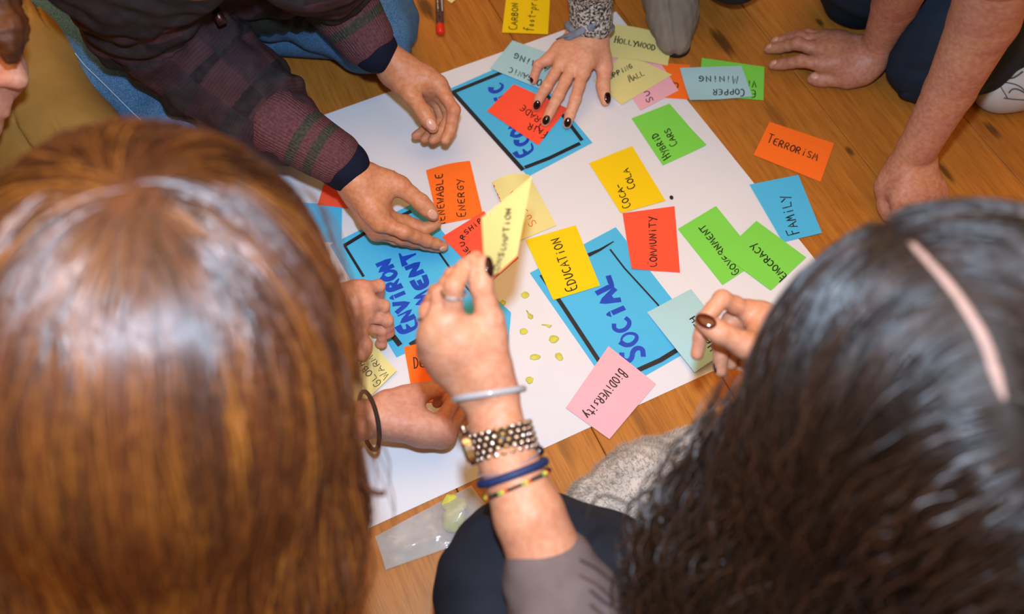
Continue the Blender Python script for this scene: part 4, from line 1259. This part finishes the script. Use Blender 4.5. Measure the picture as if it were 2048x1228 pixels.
def field2(P):
    px = px_of(P); s, dist = part_side(px)
    near = np.exp(-dist / 230)[:, None]; s = s[:, None]
    left = (-CX * 1.0 - CU * .15); right = (CX * 1.0 - CU * .25)
    lat = np.where(s > 0, left[None], right[None])
    down = (-CU * 1.0 + np.array([0, 0, -.25]))[None] + np.where(s > 0, -CX[None] * .45, CX[None] * .15)
    return lat * near * 1.6 + down * (1.1 - near)
def vis2(X):
    px = px_of(X); s, dist = part_side(px)
    return ((px[:, 0] > 1050) & (px[:, 0] < 2250) & (px[:, 1] < 1400) & (((X - c2) @ (CAM - c2)) > -.03) & ((dist > 4) | (px[:, 1] > 800))) * 1.0
roots = sample_faces(V, F, 8500, 3, vis2)
low = np.clip((px_of(roots)[:, 1] - 650) / 400, 0, 1)
pts, R = grow(hs, roots, field2, 18, .0125, RNG.uniform(.000, .005, 8500) + low * RNG.uniform(0, .014, 8500), wave=.0022, wfreq=.10, seed=4, rad=.00062, clump=.24)
strands_mesh('hair_strands', pts, R, M['dark_hair'], hair2, locks=1.0)
roots = sample_faces(V, F, 1500, 8, lambda X: vis2(X) * (px_of(X)[:, 1] > 760))
pts, R = grow(hs, roots, field2, 20, .010, RNG.uniform(.004, .030, 1500), wave=.009, wfreq=.075, seed=9, rad=.0008)
strands_mesh('curly_ends', pts, R, M['dark_hair'], hair2)
mb = MB(); mb.tube(pp_arr, np.interp(np.linspace(0, 1, len(pp_arr)), [0, .3, .8, 1], [.0003, .0024, .0032, .0004]), 10, flat=((lambda p: p - c2), .35)); mb.build('parting', M['scalp'], hair2)
for pts in ([(1260, 1010), (1205, 985), (1180, 1010), (1172, 1040)], [(1300, 1200), (1240, 1180), (1200, 1140), (1160, 1120)], [(1290, 1228), (1220, 1215), (1180, 1180)]):
    mb = MB(); mb.tube(chaikin([atd(x, y, .74) for x, y in pts], 3), .0011, 5); mb.build('hair_wisp', M['dark_hair_shell'], hair2)

# ------------------------------------------------------------------ things worn on the watch arm
def arm_pt(t):
    P = [wF] + [a for a, _ in armF]; L = [0]
    for a, c_ in zip(P[:-1], P[1:]): L.append(L[-1] + np.linalg.norm(c_ - a))
    t = max(0, t); k = max(i for i in range(len(P) - 1) if L[i] <= t or i == 0)
    d = nrm(P[k + 1] - P[k]); return P[k] + d * (t - L[k]), d
M['steel'] = simple('polished_steel', '#d8d2ca', .12, .02, metal=1)
M['pearl'] = simple('milky_glass', '#a4a3a6', .12, .05, spec=.6)
M['dial'] = simple('dark_dial', '#1a1414', .1, 0)
latF = nrm(np.cross(nrm(armF[1][0] - wF), CF))     # sideways across the arm
def ringpts(t, tilt, ra, rb, k=48, lean=0.0):
    c_, d = arm_pt(t); x = nrm(np.cross(d, CF)); y = np.cross(d, x)       # x sideways, y towards / away from the viewer
    return [c_ + x * ra * math.cos(a) + y * rb * math.sin(a) + d * (tilt * math.cos(a) + lean * math.sin(a)) for a in np.linspace(0, 2 * math.pi, k, endpoint=False)], c_, d, x, y
rp, *_ = ringpts(.000, .003, .0325, .0275)
mb = MB(); mb.tube(rp, .0034, 10, True)
tag(mb.build('glass_bracelet', M['pearl']), 'milky white glass bangle highest on the watch wrist', 'bracelet')
wt = empty('wrist_watch', arm_pt(.042)[0], 'steel wrist watch with a bright link bracelet', 'watch')
lk = MB(); tot, ROWS = 24, 5
ub = MB(); rp, c_, d, x, y = ringpts(.0455, .002, .0290, .0256, 40); ub.tube(rp, .0120, 12, True, flat=((lambda p: p - c_), .12)); ub.build('band', M['dial'], wt)
for r_ in range(ROWS):
    rp, c_, d, x, y = ringpts(0.0345 + .0055 * r_, .002, .0308, .0274, tot * 2)
    for k in range(tot):
        i = 2 * k + (r_ % 2); p = rp[i]; tn = nrm(rp[(i + 1) % (2 * tot)] - rp[i - 1]); n = np.cross(tn, d)
        lk.ellipsoid(p, tn * .0033, d * .0027, n * .0020, 10, 6)
tag(lk.build('link_bracelet', M['steel'], wt), kind='stuff')
rp, c_, d, x, y = ringpts(.042, .002, .0305, .0270)
for sgn in (1, -1):
    side = x * sgn
    if (px_of((c_ + side)[None])[0, 0] < px_of(c_[None])[0, 0]): break
cc = c_ + side * .031
def disc(c0, n, r_, h, k=28):
    a_ = nrm(np.cross(n, CF)); b_ = np.cross(n, a_)
    mbx = MB(); mbx.tube([c0 - n * h, c0 + n * h * .6, c0 + n * h], [r_, r_, r_ * .86], k); return mbx
disc(cc, side, .0165, .0045).build('case', M['steel'], wt, False)
disc(cc + side * .0046, side, .0138, .0006).build('dial', M['dial'], wt, False)
mb = MB(); mb.ellipsoid(cc - d * .019, x * .003, y * .003, d * .004); mb.build('crown', M['steel'], wt)
rp, *_ = ringpts(.066, .0, .0302, .0272, lean=.004); mb = MB(); mb.tube(rp, .0011, 6, True)
o = tag(mb.build('cord_bracelet', simple('pale_cord', '#8f7f86', .8, .2)), 'thin pale cord bracelet between the watch and the navy band', 'bracelet')
mb = MB(); kp = [p for p in rp if px_of(p[None])[0, 0] == max(px_of(np.array(rp))[:, 0])][0]; mb.ellipsoid(kp - CF * .002, CX * .005, CU * .005, CF * .004); mb.build('knot', M['dial'], o)
rp, *_ = ringpts(.076, .001, .0318, .0285); mb = MB(); mb.tube(rp, .0042, 8, True)
tag(mb.build('band_bracelet', simple('navy_cord', '#1c2c56', .6, .15, 200, .4)), 'navy blue woven band bracelet below the watch', 'bracelet')
bd = empty('bead_bracelet', arm_pt(.086)[0], 'thread bracelet of black beads with yellow and green ones nearest the elbow', 'bracelet')
rp, *_ = ringpts(.087, -.001, .0325, .0290, 60)
mb = MB(); mb.tube(rp, .0009, 5, True); mb.build('thread', M['elastic'], bd)
BM = [M['dial'], simple('yellow_bead', '#d9c63a', .3, 0), simple('green_bead', '#7fa83a', .3, 0), simple('red_bead', '#c2542c', .3, 0)]
for k in range(60):
    mb = MB(); p = rp[k]; t = nrm(rp[(k + 1) % 60] - rp[k - 1]); n = nrm(np.cross(t, CF)); mb.ellipsoid(p, t * .0018, n * .0022, np.cross(t, n) * .0022, 8, 5)
    mb.build('bead', BM[(0, 0, 0, 0, 3, 1, 2)[k % 7]], bd)
# rings
def finger_ring(a, b_, t, r_, label, gems):
    a, b_ = np.asarray(a), np.asarray(b_); c_ = a + (b_ - a) * t; n = nrm(b_ - a); x = nrm(np.cross(n, CF)); y = np.cross(n, x)
    e = empty('finger_ring', c_, label, 'ring')
    mb = MB(); mb.tube([c_ + (x * math.cos(q) + y * math.sin(q)) * r_ for q in np.linspace(0, 6.2832, 32, endpoint=False)], .0011, 8, True); mb.build('hoop', M['steel'], e)
    sg = -1 if (y @ CF) > 0 else 1
    for ang, s_ in gems:
        mb = MB(); q = c_ + (x * math.sin(ang) + y * sg * math.cos(ang)) * (r_ + .0008); mb.ellipsoid(q, x * s_, n * s_, y * s_, 8, 6); mb.build('gem', M['pearl'], e)
finger_ring(FF[0][0], FF[0][1], .80, .0112, 'slim ring with small stones on the index finger', [(-.7, .0014), (-.3, .0016), (.05, .002), (.35, .0015)])
finger_ring(FF[2][0], FF[2][1], .72, .0112, 'ring with a raised stone on the finger at the edge of the hand', [(-1.0, .0022), (-.6, .0014), (-.3, .0013)])

# ------------------------------------------------------------------ small things on the floor
mk = empty('marker_pen', at(878, 0, .007), 'red-capped marker pen lying on the boards', 'pen')
a, c_ = at(876.5, -75, .0072), at(880, 52, .0072)
mb = MB(); mb.tube([a, a + (c_ - a) * .98, c_], [.0068, .0068, .006], 18); bar = mb.build('barrel', simple('marker_barrel', '#5a3a3a', .3, .05), mk)
e_ = at(881, 68, .0072); dm = nrm(e_ - c_)
mb = MB(); mb.tube([c_ - dm * .001, c_ + dm * .003, e_ - dm * .003, e_], [.0072, .0076, .0074, .005], 18); mb.build('end_cap', simple('red_plastic', '#e0301c', .25, .03), mk)
n_ = nrm(CAM - c_); n_ = nrm(n_ - dm * (n_ @ dm)); x_ = np.cross(dm, n_)
mb = MB()
for s in (-.0034, .0036): mb.box(a * .55 + c_ * .45 + n_ * .0066 + x_ * s, x_ * .0007, dm * .055, n_ * .0004)
mb.build('stripe', simple('white_print', '#cfcac6', .5, 0), bar, False)
mb = MB()
for k in range(14): mb.box(c_ - dm * (.006 + .0048 * k) + n_ * .0069, x_ * (.0006 + .0008 * (k * 7 % 3)), dm * (.0010 + .0005 * (k % 2)), n_ * .0003)
mb.build('print_mark', M['ink'], bar, False)

# clear bag by the knee, with the lumps in it
bag_q = [(750, 1073), (943, 970), (1004, 1058), (772, 1139)]
W = [at(*q, .0035) for q in bag_q]
V = []; F = []; nu, nv = 70, 28
rr = np.random.default_rng(12)
UV = np.array([[(i / nu, j / nv) for i in range(nu + 1)] for j in range(nv + 1)]).reshape(-1, 2)
base = np.array([(1 - u) * (1 - v) * W[0] + u * (1 - v) * W[1] + u * v * W[2] + (1 - u) * v * W[3] for u, v in UV])
cr = np.zeros(len(base))
for _ in range(26):
    d = nrm(rr.normal(size=2)); c0 = rr.random(2); s_ = (UV - c0) * np.array([2.4, 1]) @ d; cr += np.abs(s_) * rr.uniform(-1, 1) * np.exp(-((UV - c0) ** 2).sum(1) / .12)
cr = (cr - cr.min()) / (cr.max() - cr.min())
edge = np.minimum(np.minimum(UV[:, 0], 1 - UV[:, 0]) * 5, np.minimum(UV[:, 1], 1 - UV[:, 1]) * 3).clip(0, 1)
up_ = np.array([0, 0, 1.0])
lump_c = [at(903, 1009, .007), at(920, 1009, .007), at(907, 1042, .007)]
hump = sum(np.exp(-((base - l)[:, :2] ** 2).sum(1) / .016 ** 2) for l in lump_c).clip(0, 1)
top = base + up_ * (edge * (.002 + .009 * cr + 0.013 * hump))[:, None]; bot = base * 1.0; bot[:, 2] = .0026
top[:, :2] += (waves(base, 5, .02, .08, 3) * .0012 * (1 - edge))[:, None]
n1 = len(top); g = lambda i, j: j * (nu + 1) + i
for j in range(nv):
    for i in range(nu):
        q = (g(i, j), g(i, j + 1), g(i + 1, j + 1), g(i + 1, j)); F.append(q); F.append(tuple(k + n1 for k in q)[::-1])
t = NT('clear_film'); t.set(Roughness=.16, Specular_IOR_Level=.7); t.b.inputs['Alpha'].default_value = .46
t.link(t.ramp(t.noise(25, 3), [(.3, lin('#b9bab6')), (.7, lin('#dcdcda'))]), t.b.inputs['Base Color']); t.bump(t.noise(60, 3), .35, .004)
bag = mesh_obj('plastic_bag', np.concatenate([top, bot]), F, t.m); bag.data.set_sharp_from_angle(angle=math.radians(28))
tag(bag, 'crumpled clear plastic bag on the floor under the poster edge', 'bag')
M['lump'] = simple('yellow_green_crisp', '#c9c650', .6, .15, 120, .6, 250)
def lump(c, r_, h, seed, label, name='crisp', cat='snack', group=None, sx=1.0, ang=0.0):
    b_ = MB(); ca, sa_ = math.cos(ang), math.sin(ang)
    b_.ellipsoid(np.asarray(c, float), np.array([ca, sa_, 0]) * r_ * sx, np.array([-sa_, ca, 0]) * r_, np.array([0, 0, h]), 22, 12)
    V = np.array(b_.v); d = V - c; V = c + d * (1 + .10 * waves(V, 6, r_ * .5, r_ * 1.5, seed))[:, None]
    return tag(mesh_obj(name, V, b_.f, M['lump']), label, cat, group)
GB = 'yellow-green crisps in the clear bag'
lump(lump_c[0], .0125, .004, 1, 'larger yellow-green round crisp at the top of the clear bag', group=GB); lump(lump_c[1], .009, .0045, 2, 'smallest yellow-green crisp in the clear bag', group=GB); lump(lump_c[2], .0145, .004, 3, 'yellow-green crisp in the clear bag nearest the black knee', group=GB)
GS = 'yellow crumbs scattered on the white sheet'
for k, (px, py, r_, sx, an, lb) in enumerate(((1050, 590, .0052, 1.1, 0, 'round yellow crumb beside the social sheet corner'), (1006, 605, .004, 1, 0, 'yellow crumb half hidden behind the blue card corner'), (1047, 663, .005, 1.1, 0, 'round yellow crumb below the tadpole-shaped one'),
                                   (1108, 678, .0058, 1.2, 0, 'largest yellow crumb on the white sheet'), (1070, 714, .0042, 1.7, .1, 'flat oblong yellow crumb on the white sheet'), (1118, 713, .0048, 1.3, 2.1, 'wedge-shaped yellow crumb on the white sheet'), (1059, 760, .005, 1, 0, 'yellow crumb beside the milky glass bangle'))):
    lump(at(px, py, .0022), r_, .0016, k + 10, lb, 'crumb', 'crumb', GS, sx, an)
for pts, rs, lb in (([(1053, 620), (1057, 627), (1061, 633), (1064, 637)], [.0007, .0012, .0042, .002], 'tadpole-shaped yellow crumb with a thin tail'), ([(1083, 649), (1092, 650), (1099, 653), (1103, 651)], [.0008, .0013, .0024, .0012], 'thin curved yellow crumb on the white sheet')):
    mb = MB(); mb.tube([at(x, y, .0022) for x, y in pts], rs, 8, flat=((0, 0, 1), .5)); tag(mb.build('crumb', M['lump']), lb, 'crumb', GS)
